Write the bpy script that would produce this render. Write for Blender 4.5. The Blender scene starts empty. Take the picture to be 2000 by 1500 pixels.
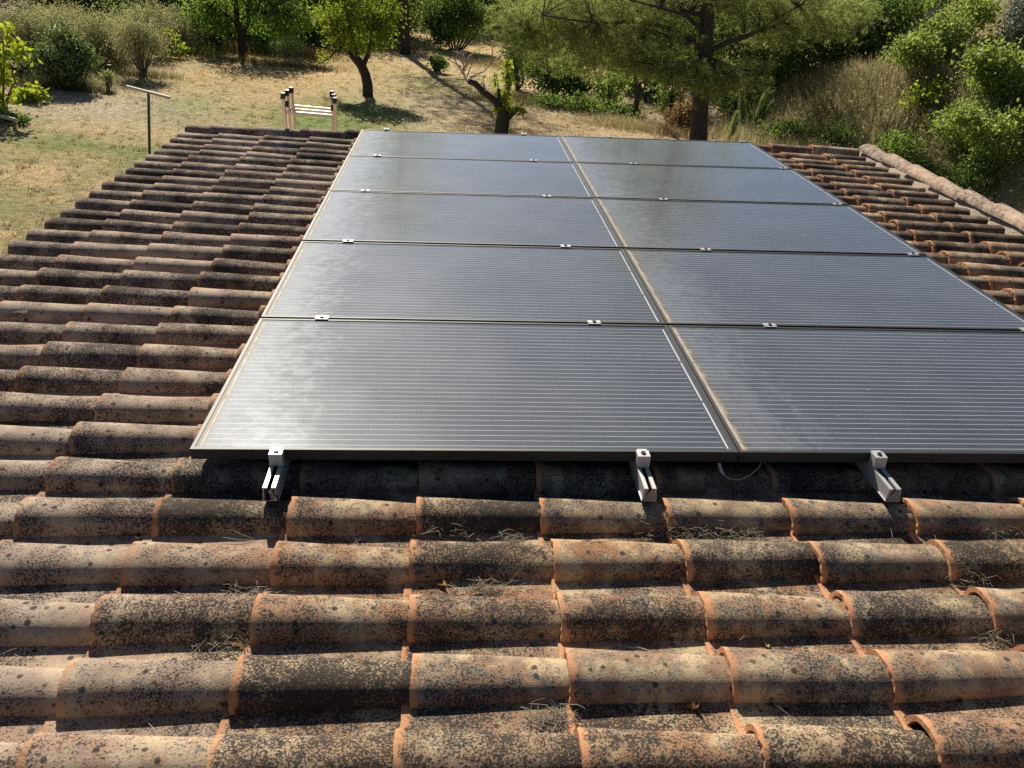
import bpy, math, random
import numpy as np
from mathutils import Matrix, Vector

sc = bpy.context.scene
COL = sc.collection
R = math.radians
rng = np.random.default_rng(11)
random.seed(5)

# ------------------------------------------------------------------ camera
CAM = np.array([0.69406, -2.14805, 1.36796])
C_R = np.array([0.99367067, -0.05912631, 0.09551274])
C_D = np.array([0.05808914, -0.45729386, -0.88741646])
C_F = np.array([0.09614705, 0.88734796, -0.4509649])
FPX = 1632.0
cd = bpy.data.cameras.new('camera'); cam = bpy.data.objects.new('camera', cd); COL.objects.link(cam)
cd.sensor_width = 36; cd.lens = 36 * FPX / 2000; cd.clip_start = 0.05; cd.clip_end = 600
m = Matrix.Identity(4)
for i in range(3):
    m[i][0] = C_R[i]; m[i][1] = -C_D[i]; m[i][2] = -C_F[i]; m[i][3] = CAM[i]
cam.matrix_world = m
sc.camera = cam

# ------------------------------------------------------------------ light
SUN = np.array([-0.225, 0.768, 0.604]); SUN /= np.linalg.norm(SUN)
sun_el = math.asin(SUN[2]); sun_az = math.atan2(SUN[0], SUN[1])
w = bpy.data.worlds.new('World'); sc.world = w; w.use_nodes = True
wn = w.node_tree; wn.nodes.clear()
sky = wn.nodes.new('ShaderNodeTexSky'); sky.sky_type = 'NISHITA'; sky.sun_disc = False
sky.sun_elevation = sun_el; sky.sun_rotation = sun_az
sky.air_density = 0.62; sky.dust_density = 0.5; sky.ozone_density = 1.0
bg = wn.nodes.new('ShaderNodeBackground'); bg.inputs[1].default_value = 0.05
wo = wn.nodes.new('ShaderNodeOutputWorld')
wn.links.new(sky.outputs[0], bg.inputs[0]); wn.links.new(bg.outputs[0], wo.inputs[0])
sl = bpy.data.lights.new('sun', 'SUN'); sl.energy = 5.0; sl.angle = R(0.55); sl.color = (1.0, 0.93, 0.80)
so = bpy.data.objects.new('sun', sl); COL.objects.link(so)
so.rotation_euler = Vector(SUN).to_track_quat('Z', 'Y').to_euler()
so.location = (0, 0, 40)
sc.view_settings.view_transform = 'Standard'; sc.view_settings.look = 'None'
sc.view_settings.gamma = 1; sc.view_settings.use_curve_mapping = False
sc.view_settings.exposure = 0.62
sc.render.engine = 'CYCLES'
sc.cycles.max_bounces = 8; sc.cycles.transparent_max_bounces = 12
sc.cycles.diffuse_bounces = 3; sc.cycles.glossy_bounces = 3; sc.cycles.caustics_reflective = False
sc.cycles.use_denoising = False

# ------------------------------------------------------------------ helpers
def wray(px, py):
    return C_R * ((px - 1000) / FPX) + C_D * ((py - 750) / FPX) + C_F
def P(px, py, Y):
    d = wray(px, py); return CAM + d * ((Y - CAM[1]) / d[1])
def SCL(p):
    return FPX / float(np.dot(np.asarray(p) - CAM, C_F))
def PIX(p):
    q = np.asarray(p) - CAM; z = float(q @ C_F)
    return 1000 + FPX * float(q @ C_R) / z, 750 + FPX * float(q @ C_D) / z, z

def hash2(ix, iy, s):
    h = (ix.astype(np.int64) * 374761393 + iy.astype(np.int64) * 668265263 + s * 974711) & 0x7fffffff
    h = ((h ^ (h >> 13)) * 1274126177) & 0x7fffffff
    return ((h ^ (h >> 16)) & 0xffff) / 65535.0
def vnoise(x, y, s=0):
    x = np.asarray(x, float); y = np.asarray(y, float)
    ix = np.floor(x); iy = np.floor(y); fx = x - ix; fy = y - iy
    fx = fx * fx * (3 - 2 * fx); fy = fy * fy * (3 - 2 * fy)
    a = hash2(ix, iy, s); b = hash2(ix + 1, iy, s); c = hash2(ix, iy + 1, s); d = hash2(ix + 1, iy + 1, s)
    return (a * (1 - fx) + b * fx) * (1 - fy) + (c * (1 - fx) + d * fx) * fy
def fbm(x, y, s=0, o=4):
    t = 0; a = .5; n = 0
    for k in range(o):
        t = t + a * vnoise(np.asarray(x) * 2 ** k, np.asarray(y) * 2 ** k, s + k); n += a; a *= .5
    return t / n

def np_mesh(name, V, F, mat=None, smooth=False, col=None):
    V = np.ascontiguousarray(V, dtype=np.float32); F = np.ascontiguousarray(F, dtype=np.int32)
    me = bpy.data.meshes.new(name)
    n, k = F.shape
    me.vertices.add(len(V)); me.vertices.foreach_set('co', V.ravel())
    me.loops.add(n * k); me.loops.foreach_set('vertex_index', F.ravel())
    me.polygons.add(n)
    me.polygons.foreach_set('loop_start', np.arange(0, n * k, k, dtype=np.int32))
    me.polygons.foreach_set('loop_total', np.full(n, k, dtype=np.int32))
    if smooth: me.polygons.foreach_set('use_smooth', np.ones(n, dtype=bool))
    me.update(calc_edges=True)
    if col is not None:
        at = me.color_attributes.new('Col', 'FLOAT_COLOR', 'POINT')
        at.data.foreach_set('color', np.ascontiguousarray(np.c_[col, np.ones(len(col))], dtype=np.float32).ravel())
    if mat: me.materials.append(mat)
    return me
def link(name, me, parent=None, loc=None, rot=None):
    o = bpy.data.objects.new(name, me); COL.objects.link(o)
    if parent is not None: o.parent = parent
    if loc is not None: o.location = [float(v) for v in loc]
    if rot is not None: o.rotation_euler = rot
    return o
def tag(o, label=None, cat=None, group=None, kind=None):
    if label: o['label'] = label
    if cat: o['category'] = cat
    if group: o['group'] = group
    if kind: o['kind'] = kind
    return o
def thing(name, label, cat, loc, group=None, rot=None):
    return tag(link(name, None, None, loc, rot), label, cat, group)

class MB:
    """collects quads/tris/ngons for one mesh"""
    def __init__(s): s.V = []; s.F = []; s.S = []
    def add(s, V, F, smooth=False):
        o = len(s.V); s.V += [tuple(map(float, v)) for v in V]
        s.F += [tuple(int(i) + o for i in f) for f in F]; s.S += [smooth] * len(F); return s
    def box(s, x0, x1, y0, y1, z0, z1):
        V = [(x, y, z) for z in (z0, z1) for y in (y0, y1) for x in (x0, x1)]
        return s.add(V, [(0, 2, 3, 1), (4, 5, 7, 6), (0, 1, 5, 4), (2, 6, 7, 3), (0, 4, 6, 2), (1, 3, 7, 5)])
    def tube(s, path, rad, n=6, cap=True):
        path = [np.asarray(p, float) for p in path]; m_ = len(path)
        if not hasattr(rad, '__len__'): rad = [rad] * m_
        V = []; ref = np.array([.31, .17, .93])
        for i, p in enumerate(path):
            t = path[min(i + 1, m_ - 1)] - path[max(i - 1, 0)]; t = t / (np.linalg.norm(t) + 1e-9)
            if abs(t @ ref) > .95: ref = np.array([.9, .1, .2])
            a = np.cross(t, ref); a /= np.linalg.norm(a); b = np.cross(t, a)
            for k in range(n):
                q = 2 * math.pi * k / n; V.append(p + rad[i] * (math.cos(q) * a + math.sin(q) * b))
        F = []
        for i in range(m_ - 1):
            for k in range(n):
                k2 = (k + 1) % n; F.append((i * n + k, i * n + k2, (i + 1) * n + k2, (i + 1) * n + k))
        s.add(V, F, True)
        if cap:
            s.add(V[:n], [tuple(range(n))]); s.add(V[-n:], [tuple(range(n))[::-1]])
        return s
    def mesh(s, name, mat=None):
        me = bpy.data.meshes.new(name); me.from_pydata(s.V, [], s.F); me.update()
        me.polygons.foreach_set('use_smooth', s.S)
        if mat: me.materials.append(mat)
        return me
    def build(s, name, mat, parent=None, **k): return link(name, s.mesh(name, mat), parent, **k)

# ------------------------------------------------------------------ material helpers
class NT:
    def __init__(s, name):
        s.m = bpy.data.materials.new(name); s.m.use_nodes = True; s.t = s.m.node_tree; s.t.nodes.clear()
        s.out = s.t.nodes.new('ShaderNodeOutputMaterial')
    def n(s, typ, ins=None, **a):
        nd = s.t.nodes.new('ShaderNode' + typ)
        for k, v in a.items(): setattr(nd, k, v)
        for k, v in (ins or {}).items():
            if hasattr(v, 'is_output') or isinstance(v, bpy.types.NodeSocket): s.t.links.new(v, nd.inputs[k])
            else: nd.inputs[k].default_value = v
        return nd
    def noise(s, vec, scale, detail=3, rough=.55, dist=0):
        return s.n('TexNoise', {'Vector': vec, 'Scale': scale, 'Detail': detail, 'Roughness': rough, 'Distortion': dist}).outputs['Fac']
    def ss(s, v, a, b, lo=0., hi=1.):
        return s.n('MapRange', {'Value': v, 'From Min': a, 'From Max': b, 'To Min': lo, 'To Max': hi}, interpolation_type='SMOOTHSTEP').outputs[0]
    def lin(s, v, a, b, lo=0., hi=1.):
        return s.n('MapRange', {'Value': v, 'From Min': a, 'From Max': b, 'To Min': lo, 'To Max': hi}).outputs[0]
    def mix(s, f, a, b, blend='MIX'):
        nd = s.t.nodes.new('ShaderNodeMix'); nd.data_type = 'RGBA'; nd.blend_type = blend
        for i, v in ((0, f), (6, a), (7, b)):
            if isinstance(v, bpy.types.NodeSocket): s.t.links.new(v, nd.inputs[i])
            else: nd.inputs[i].default_value = (*v, 1) if hasattr(v, '__len__') and len(v) == 3 else v
        return nd.outputs[2]
    def math(s, op, a, b=0.):
        return s.n('Math', {0: a, 1: b}, operation=op).outputs[0]
    def surf(s, sock): s.t.links.new(sock, s.out.inputs['Surface']); return s.m

def simple(name, col, rough=.7, metal=0., noise_amt=.25, scale=20, bump=0.):
    t = NT(name); geo = t.n('NewGeometry'); f = t.noise(geo.outputs['Position'], scale, 4)
    c = t.mix(f, tuple(v * (1 - noise_amt) for v in col), tuple(min(1, v * (1 + noise_amt)) for v in col))
    ins = {'Base Color': c, 'Roughness': rough, 'Metallic': metal}
    if bump: ins['Normal'] = t.n('Bump', {'Height': f, 'Strength': bump, 'Distance': .01}).outputs[0]
    return t.surf(t.n('BsdfPrincipled', ins).outputs[0])

def leaf_mat(name, c1, c2, trans=.45, gloss=.06, tc=None, grough=.35):
    t = NT(name); geo = t.n('NewGeometry'); r = geo.outputs['Random Per Island']
    big = t.noise(geo.outputs['Position'], .9, 2)
    f = t.math('ADD', t.math('MULTIPLY', r, .65), t.math('MULTIPLY', big, .45))
    c = t.mix(f, c1, c2)
    tcol = t.mix(.5, c, tc, 'MIX') if tc else c
    d = t.n('BsdfDiffuse', {'Color': c}).outputs[0]
    tr = t.n('BsdfTranslucent', {'Color': tcol}).outputs[0]
    mx = t.n('MixShader', {0: trans, 1: d, 2: tr}).outputs[0]
    gl = t.n('BsdfGlossy', {'Color': (.45, .5, .4, 1), 'Roughness': .5}).outputs[0]
    return t.surf(t.n('MixShader', {0: gloss, 1: mx, 2: gl}).outputs[0])

def tile_mat(name, ridge=False):
    t = NT(name); geo = t.n('NewGeometry'); pos = geo.outputs['Position']
    obj = t.n('TexCoord').outputs['Object']; rnd = t.n('ObjectInfo').outputs['Random']
    sx = t.n('SeparateXYZ', {0: obj}); wx = t.n('SeparateXYZ', {0: pos}).outputs[0]
    n0 = t.noise(pos, 3.0, 2); n1 = t.noise(pos, 9, 4, .6); n2 = t.noise(pos, 190, 4, .66); n3 = t.noise(pos, 420, 2)
    n4 = t.noise(pos, 30, 5, .65, .3); n5 = t.noise(pos, 60, 3, .6)
    ramp = t.n('ValToRGB', {0: rnd}); cr = ramp.color_ramp
    cr.elements[0].color = (.30, .175, .11, 1); cr.elements[1].color = (.33, .24, .165, 1)
    for p_, c_ in ((.2, (.28, .19, .135, 1)), (.42, (.34, .18, .10, 1)), (.6, (.28, .21, .155, 1)), (.8, (.36, .225, .14, 1))):
        e = cr.elements.new(p_); e.color = c_
    base = ramp.outputs[0]
    dv = lambda n_, k: t.math('MULTIPLY', t.math('SUBTRACT', n_, .5), k)
    # pale crust in patches, broken up finely
    cream = t.mix(n3, (.56, .44, .27), (.47, .36, .23))
    c = t.mix(t.ss(t.math('ADD', n1, t.math('ADD', dv(n2, .8), dv(n5, .4))), .45, .60, 0, .85), base, cream)
    grey = t.mix(n3, (.17, .15, .125), (.27, .235, .19))
    c = t.mix(t.ss(t.math('ADD', n4, t.math('ADD', dv(n2, .6), dv(n0, .5))), .48, .60, 0, .8), c, grey)
    zone_r = t.ss(wx, 3.0, 3.5); zone_l = t.ss(wx, .9, -.6)
    # black lichen: fine speckle whose density drifts over each tile
    th = t.math('ADD', t.math('ADD', dv(n2, 1.45), t.math('ADD', dv(n1, -.5), dv(n4, .35))), t.math('ADD', dv(n0, .55), dv(rnd, .26)))
    th = t.math('ADD', th, t.math('ADD', t.math('MULTIPLY', zone_r, .04), t.math('MULTIPLY', zone_l, .02)))
    c = t.mix(t.math('MULTIPLY', zone_l, .6), c, t.mix(n1, (.31, .25, .21), (.47, .385, .325)))
    dark = t.mix(n3, (.020, .017, .015), (.062, .048, .037))
    c = t.mix(t.ss(th, -.10, .13, 0, .95), c, dark)
    vor = t.n('TexVoronoi', {'Vector': pos, 'Scale': 34.0, 'Randomness': 1.0})
    spot = t.ss(t.math('ADD', vor.outputs['Distance'], dv(n2, .25)), .30, .20); keep = t.ss(t.n('SeparateColor', {0: vor.outputs['Color']}).outputs[0], .74, .78)
    c = t.mix(t.math('MULTIPLY', t.math('MULTIPLY', spot, keep), .85), c, (.035, .033, .032))
    if not ridge:
        lipd = t.math('ADD', sx.outputs[0], t.math('ADD', dv(n4, .05), dv(n2, .03)))
        lip = t.math('MULTIPLY', t.ss(lipd, .022, .007), t.ss(wx, -.6, 1.0, .35, .97))
        c = t.mix(lip, c, t.mix(n1, (.47, .215, .105), (.58, .32, .18)))
    else:
        c = t.mix(t.ss(n4, .38, .62, .15, .92), c, t.mix(n1, (.44, .30, .235), (.60, .48, .38)))
    h = t.math('ADD', t.math('MULTIPLY', n2, .8), t.math('MULTIPLY', n3, .3))
    bmp = t.n('Bump', {'Height': h, 'Strength': .5, 'Distance': .004}).outputs[0]
    return t.surf(t.n('BsdfPrincipled', {'Base Color': c, 'Roughness': .95, 'Specular IOR Level': .12, 'Normal': bmp}).outputs[0])

M = {}
M['tile'] = tile_mat('clay_tile'); M['ridge'] = tile_mat('ridge_clay', True)
M['mortar'] = simple('mortar', (.34, .27, .20), .95, 0, .45, 60, .8)
M['stucco'] = simple('stucco', (.55, .45, .33), .9, 0, .12, 6, .3)
M['wood'] = simple('old_wood', (.20, .14, .09), .85, 0, .3, 25)
M['alu'] = simple('aluminium', (.46, .455, .445), .5, .4, .15, 60)
M['alu_bright'] = simple('ladder_aluminium', (.72, .62, .50), .5, .35, .1, 40)
M['black_plastic'] = simple('black_plastic', (.025, .024, .024), .5)
M['frame'] = simple('black_anodised', (.018, .018, .020), .55, .1, .15, 40)
M['steel'] = simple('dark_steel', (.10, .10, .12), .35, .9)
M['cable'] = simple('cable_grey', (.45, .42, .37), .5)
M['post_green'] = simple('green_paint', (.03, .055, .03), .55, 0, .3, 15)
M['bar_grey'] = simple('bare_wood_grey', (.48, .42, .33), .7, 0, .25, 20)
M['backsheet'] = simple('black_backsheet', (.012, .012, .014), .9)
M['ribbon'] = simple('tinned_ribbon', (.75, .76, .76), .6, 0., .1, 30)
M['bark_dark'] = simple('dark_bark', (.040, .031, .026), .95, 0, .5, 9, 1.)
M['bark_pine'] = simple('pine_bark', (.062, .047, .038), .95, 0, .55, 7, 1.)
M['bark_grey'] = simple('grey_bark', (.16, .13, .10), .95, 0, .45, 12, 1.)
M['twig_dead'] = simple('dead_twig', (.30, .25, .20), .9, 0, .35, 12)
M['stone'] = simple('limestone', (.42, .36, .28), .95, 0, .4, 6, .8)

def cell_mat():
    t = NT('silicon_cell'); ob = t.n('TexCoord').outputs['Object']; xyz = t.n('SeparateXYZ', {0: ob})
    rnd = t.n('ObjectInfo').outputs['Random']
    y = t.math('MULTIPLY', xyz.outputs[1], 5 / .1565)
    fr = t.math('ABSOLUTE', t.math('SUBTRACT', t.math('FRACT', y), .5))
    bus = t.ss(fr, .046, .034)
    fing = t.math('ABSOLUTE', t.math('SUBTRACT', t.math('FRACT', t.math('MULTIPLY', xyz.outputs[0], 1 / .0019)), .5))
    c = t.mix(rnd, (.015, .019, .032), (.022, .027, .043))
    c = t.mix(t.ss(fing, .12, .02, 0, .06), c, (.4, .4, .42))
    c = t.mix(bus, c, (.54, .54, .54))
    return t.surf(t.n('BsdfPrincipled', {'Base Color': c, 'Roughness': .7, 'Specular IOR Level': .05}).outputs[0])
M['cell'] = cell_mat()

def pane_mat():
    t = NT('dusty_glass'); ob = t.n('TexCoord').outputs['Object']; x = t.n('SeparateXYZ', {0: ob}).outputs[0]
    pos = t.n('NewGeometry').outputs['Position']
    n1 = t.noise(pos, 2.6, 4, .6); n2 = t.noise(pos, 16, 5, .65, .6); n3 = t.noise(pos, 260, 2)
    # water-dried film, thick along the lower (left) edge where the frame stops run-off
    edge = t.math('MULTIPLY', t.math('MULTIPLY', t.ss(t.math('ADD', x, t.math('MULTIPLY', t.math('SUBTRACT', n2, .5), .06)), .040, .010), .8), t.ss(t.noise(pos, 9, 4, .7), .30, .62, .35, 1.))
    film2 = t.math('MULTIPLY', t.ss(t.math('ADD', x, t.math('MULTIPLY', t.math('SUBTRACT', n2, .5), .75)), .36, .02), .11)
    smear = t.math('MULTIPLY', t.ss(t.noise(pos, 5.5, 6, .75, 2.2), .60, .74), .05)
    film = t.math('ADD', t.lin(n1, .3, .7, .060, .105), t.math('ADD', film2, smear))
    film = t.math('MULTIPLY', film, t.lin(n3, .25, .75, .6, 1.4))
    v = t.n('TexVoronoi', {'Vector': pos, 'Scale': 15.0})
    drop = t.math('MULTIPLY', t.ss(v.outputs['Distance'], .045, .03), t.ss(t.n('SeparateColor', {0: v.outputs['Color']}).outputs[0], .86, .88))
    dust = t.math('MINIMUM', t.math('ADD', t.math('ADD', edge, film), t.math('MULTIPLY', drop, .8)), 1.)
    fac = t.n('LayerWeight', {'Blend': .5}).outputs['Facing']
    fres = t.math('ADD', .078, t.math('MULTIPLY', t.math('POWER', fac, 5.), .915))     # Schlick, same from both sides of the pane
    tr = t.n('BsdfTransparent', {'Color': (.96, .97, .97, 1)}).outputs[0]
    g1 = t.n('BsdfGlossy', {'Color': (.86, .94, 1, 1), 'Roughness': .09}).outputs[0]
    a = t.n('MixShader', {0: fres, 1: tr, 2: g1}).outputs[0]
    g2 = t.n('BsdfGlossy', {'Color': (.95, .97, 1, 1), 'Roughness': .5}).outputs[0]
    a = t.n('MixShader', {0: t.math('MULTIPLY', film, .16), 1: a, 2: g2}).outputs[0]
    dcol = t.mix(t.ss(x, .03, .06), (.46, .39, .30), (.43, .45, .48))  # dust film; its bluish grey away from the left edge paints in sky sheen
    d = t.n('BsdfDiffuse', {'Color': dcol}).outputs[0]
    return t.surf(t.n('MixShader', {0: dust, 1: a, 2: d}).outputs[0])
M['pane'] = pane_mat()

# ------------------------------------------------------------------ ground
GZ = -4.0
def bank_base(y): return np.interp(y, [-20, 18, 24, 31, 42, 60, 90], [18.5, 18.0, 17.2, 13.6, 13.0, 14.5, 16])
def terrain(x, y):
    x = np.asarray(x, float); y = np.asarray(y, float)
    d = np.maximum(x - bank_base(y) + 1.2 * (fbm(x * .25, y * .25, 40, 3) - .5), 0)
    b = 2.6 * (1 - np.exp(-d / 3.2)) + .33 * np.maximum(d - 1, 0)
    b = np.where(b > 9, 9 + (b - 9) * .25, b)
    z = GZ + b + .22 * (fbm(x * .18, y * .18, 7, 3) - .5) + .05 * (fbm(x * 1.1, y * 1.1, 9, 3) - .5)
    return z + .05 * np.maximum(y - 62, 0)
def hitT(px, py):
    d = wray(px, py); t_ = np.arange(6, 160, .1); pts = CAM + d * t_[:, None]
    below = pts[:, 2] < terrain(pts[:, 0], pts[:, 1])
    i = int(np.argmax(below)) if below.any() else len(t_) - 1
    return pts[i]

STRAW = np.array([.40, .30, .17]); BARE = np.array([.40, .33, .25]); OLIVE = np.array([.235, .215, .11]); GREEN = np.array([.13, .20, .05]); GOLD = np.array([.43, .31, .15])
def _g(px, py):
    d = wray(px, py); t_ = (GZ - CAM[2]) / d[2]; return (CAM + d * t_)[:2]
def lawn_colour(x, y):
    a = fbm(x * .35, y * .35, 21, 4)[:, None]; b = fbm(x * 1.6, y * 1.6, 23, 4)[:, None]; c_ = fbm(x * .13, y * .13, 29, 3)[:, None]
    sm = lambda v, lo, hi: np.clip((v - lo) / (hi - lo), 0, 1)
    c = STRAW + (OLIVE - STRAW) * sm(a * .6 + b * .4, .46, .60)
    near = np.clip((27 - y) / 9, 0, 1)[:, None]
    c = c + (OLIVE * 1.05 - c) * near * .45 * sm(b, .4, .55)
    c = c + (BARE - c) * sm(c_ * .7 + b * .3, .52, .62) * .8
    far = np.clip((y - 34) / 8, 0, 1)[:, None]
    c = c + (GOLD - c) * far * .6
    for (px, py, rx, ry, colr, k) in ((700, 222, 2.2, 3.0, GREEN, .85), (320, 208, 1.6, 2.2, GREEN, .8), (580, 240, 2.6, 2.2, GREEN, .55), (120, 285, 2.4, 1.2, GREEN * .9, .6),
                                      (190, 205, 3.2, 3.0, BARE * 1.05, .75), (840, 165, 2.5, 3.0, OLIVE * 1.2, .7), (960, 240, 2.5, 2.2, STRAW * 1.15, .8), (1150, 245, 3.5, 2.2, STRAW * .95, .8),
                                      (560, 150, 4, 5, GOLD * 1.05, .7)):
        g = _g(px, py); q = np.exp(-((x - g[0]) / rx) ** 2 - ((y - g[1]) / ry) ** 2)[:, None]
        q = np.clip(q * (.6 + .9 * b), 0, 1)
        c = c + (np.asarray(colr) - c) * q * k
    dk = np.maximum(x - bank_base(y), 0)[:, None]
    c = c + (np.array([.22, .17, .09]) - c) * np.clip(dk / 1.0, 0, 1) * .8
    return np.clip(c * 1.52, 0, 1)

def ground_mat():
    t = NT('dry_lawn'); at = t.n('VertexColor', layer_name='Col').outputs[0]; pos = t.n('NewGeometry').outputs['Position']
    n1 = t.noise(pos, 6, 6, .7); n2 = t.noise(pos, 38, 4, .7)
    c = t.mix(t.ss(n1, .35, .65), t.mix(1., at, (.62, .60, .55), 'MULTIPLY'), t.mix(1., at, (1.12, 1.12, 1.12), 'MULTIPLY'))
    c = t.mix(t.ss(n2, .52, .66, 0, .55), c, t.mix(1., at, (.40, .40, .34), 'MULTIPLY'))
    bmp = t.n('Bump', {'Height': t.math('ADD', t.math('MULTIPLY', n1, 1.), t.math('MULTIPLY', n2, .5)), 'Strength': 1., 'Distance': .09}).outputs[0]
    return t.surf(t.n('BsdfPrincipled', {'Base Color': c, 'Roughness': 1., 'Specular IOR Level': .1, 'Normal': bmp}).outputs[0])
def blade_mat(name, trans=.35):
    t = NT(name); at = t.n('VertexColor', layer_name='Col').outputs[0]
    d = t.n('BsdfDiffuse', {'Color': at}).outputs[0]; tr = t.n('BsdfTranslucent', {'Color': at}).outputs[0]
    return t.surf(t.n('MixShader', {0: trans, 1: d, 2: tr}).outputs[0])
M['ground'] = ground_mat(); M['blade'] = blade_mat('grass_blade', .5)

gx = np.concatenate([np.linspace(-160, -36, 26)[:-1], np.arange(-36, 42, .33), np.linspace(42, 170, 26)])
gy = np.concatenate([np.linspace(-60, 4, 20)[:-1], np.arange(4, 70, .33), np.linspace(70, 320, 36)])
GX, GY = np.meshgrid(gx, gy); fx, fy = GX.ravel(), GY.ravel()
V = np.c_[fx, fy, terrain(fx, fy)]; nxg = len(gx)
ii, jj = np.meshgrid(np.arange(nxg - 1), np.arange(len(gy) - 1)); q0 = (jj * nxg + ii).ravel()
tag(link('ground', np_mesh('ground', V, np.c_[q0, q0 + 1, q0 + nxg + 1, q0 + nxg], M['ground'], True, lawn_colour(fx, fy))),
    'dry mown lawn of straw and green patches rising into a bank on the right', None, None, 'structure')

# ------------------------------------------------------------------ house and tiled roof
SL = R(3.0)
RM = np.array([[math.cos(SL), 0, -math.sin(SL)], [0, 1, 0], [math.sin(SL), 0, math.cos(SL)]])   # roof (u, v, n) to world
def rw(u, v, n): return RM @ np.array([u, v, n], float)
ROT = (0, -SL, 0)
HB = np.array([1.5, 2.0, GZ])
house = thing('house', 'low house under a weathered clay tile roof that carries the solar panels', 'house', HB)
wb = MB()
for (x0, x1, y0, y1) in ((-1.25, 4.45, -1.35, -1.10), (-1.25, 4.45, 4.95, 5.20), (-1.25, -1.0, -1.10, 4.95), (4.20, 4.45, -1.10, 4.95)):
    z0, z1 = math.tan(SL) * x0 - .32, math.tan(SL) * x1 - .32
    Vv = [(x0, y0, GZ), (x1, y0, GZ), (x1, y1, GZ), (x0, y1, GZ), (x0, y0, z0), (x1, y0, z1), (x1, y1, z1), (x0, y1, z0)]
    wb.add([np.array(p) - HB for p in Vv], [(0, 3, 2, 1), (4, 5, 6, 7), (0, 1, 5, 4), (1, 2, 6, 5), (2, 3, 7, 6), (3, 0, 4, 7)])
wb.build('wall', M['stucco'], house)
roof = MB().box(-1.36, 4.50, -1.50, 5.24, -.285, -.196).build('roof', M['wood'], house, loc=-HB, rot=ROT)

def half_tile(L, w0, w1, h0, h1, th, na, nx, seed, up=True, close=1.0):
    """barrel tile along +x: x=0 is the wide lower end, base on z=0"""
    r = np.random.default_rng(seed); mb = MB()
    bend = r.uniform(-.004, .004); ph = r.uniform(0, 6.3, 4); lipj = r.normal(0, .0014, na + 1)
    tw = r.uniform(-.03, .03)
    def grid(off):
        G = []
        for i in range(nx + 1):
            f = i / nx; x = L * f; w_ = w0 + (w1 - w0) * f - off; h_ = h0 + (h1 - h0) * f - off
            for k in range(na + 1):
                a = math.pi * k / na
                rr = 1 + .016 * math.sin(3 * a + ph[0] + 2 * f) + .012 * math.sin(7 * f + ph[1] + a)
                ca = math.cos(a); sa = math.sin(a)
                e = .86                                    # a little squarer than a circle
                y = w_ * rr * math.copysign(abs(ca) ** e, ca); z = h_ * rr * abs(sa) ** e
                xx = x + (lipj[k] if i == 0 else 0) + (lipj[-k - 1] if i == nx else 0)
                G.append((xx, y + bend * math.sin(math.pi * f) + tw * f * z, z if up else -z))
        return G
    o = grid(0); inn = grid(th); n1 = na + 1
    fo = [(i * n1 + k, (i + 1) * n1 + k, (i + 1) * n1 + k + 1, i * n1 + k + 1) for i in range(nx) for k in range(na)]
    fi = [f[::-1] for f in fo]
    if up: fo = [f[::-1] for f in fo]; fi = [f[::-1] for f in fi]
    mb.add(o, fo, True); mb.add(inn, fi, True)
    for i in (0, nx):                                     # end rings
        Vr = o[i * n1:(i + 1) * n1] + inn[i * n1:(i + 1) * n1]
        Fr = [(k, k + 1, n1 + k + 1, n1 + k) for k in range(na)]
        mb.add(Vr, Fr if i == 0 else [f[::-1] for f in Fr])
    for k in (0, na):                                     # long edges
        Vr = [o[i * n1 + k] for i in range(nx + 1)] + [inn[i * n1 + k] for i in range(nx + 1)]
        mb.add(Vr, [(i, i + 1, nx + 1 + i + 1, nx + 1 + i) for i in range(nx)])
    return mb
def flip_fix(me):
    import bmesh
    b = bmesh.new(); b.from_mesh(me); bmesh.ops.recalc_face_normals(b, faces=b.faces); b.to_mesh(me); b.free()
covers = []; pans = []
for k in range(9):
    r = random.Random(k)
    covers.append(half_tile(.452, .075 + r.uniform(-.002, .002), .0565, .069 + r.uniform(-.002, .002), .0490, .0122, 18, 5, k).mesh('roof_tile', M['tile']))
    pans.append(half_tile(.42, .076, .086, .020, .026, .011, 8, 3, 50 + k, False).mesh('channel_tile', M['tile']))
PU, PV, U0, V0, NB = .3685, .2092, -1.175, -.153, -.153
def row_v(j): return V0 + (PV if j > 0 else .206) * j
tile_list = []; pan_list = []
for j in range(-6, 26):
    for k in range(-1, 15):
        u = U0 + PU * k if k >= 0 else -1.492
        tile_list.append((u + rng.normal(0, .006), row_v(j) + rng.normal(0, .004), NB + rng.normal(0, .0022), k, j))
        if j < 25: pan_list.append(((U0 + PU * k if k >= 0 else -1.492) - .012 + rng.normal(0, .005), row_v(j + .5) + rng.normal(0, .003), -.134 + rng.normal(0, .0015), k, j))
def in_view(u, v, n, pad=70):
    x, y, z = PIX(rw(u, v, n)); return z > .3 and -pad < x < 2000 + pad and 180 < y < 1500 + pad
def hidden(u, v): return .12 < u < 2.80 and .25 < v < 4.80
def jitter_rot(): return (rng.normal(0, .035), rng.normal(0, .006), rng.normal(0, .016))
def join_tiles(lst, meshes, name):
    Vs = []; Fs = []; off = 0
    for q, (u, v, n, rot) in enumerate(lst):
        me = meshes[q % len(meshes)]; a = np.empty(len(me.vertices) * 3, np.float32); me.vertices.foreach_get('co', a); a = a.reshape(-1, 3)
        mm = np.array(Matrix.LocRotScale(Vector((u, v, n)), __import__('mathutils').Euler(rot), None))
        Vs.append(a @ mm[:3, :3].T + mm[:3, 3]); f = np.empty(len(me.loops), np.int32); me.loops.foreach_get('vertex_index', f)
        Fs.append(f.reshape(-1, 4) + off); off += len(a)
    o = link(name, np_mesh(name, np.concatenate(Vs), np.concatenate(Fs), M['tile'], True), roof); o['kind'] = 'stuff'; return o
lone = []; rest = []
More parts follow.
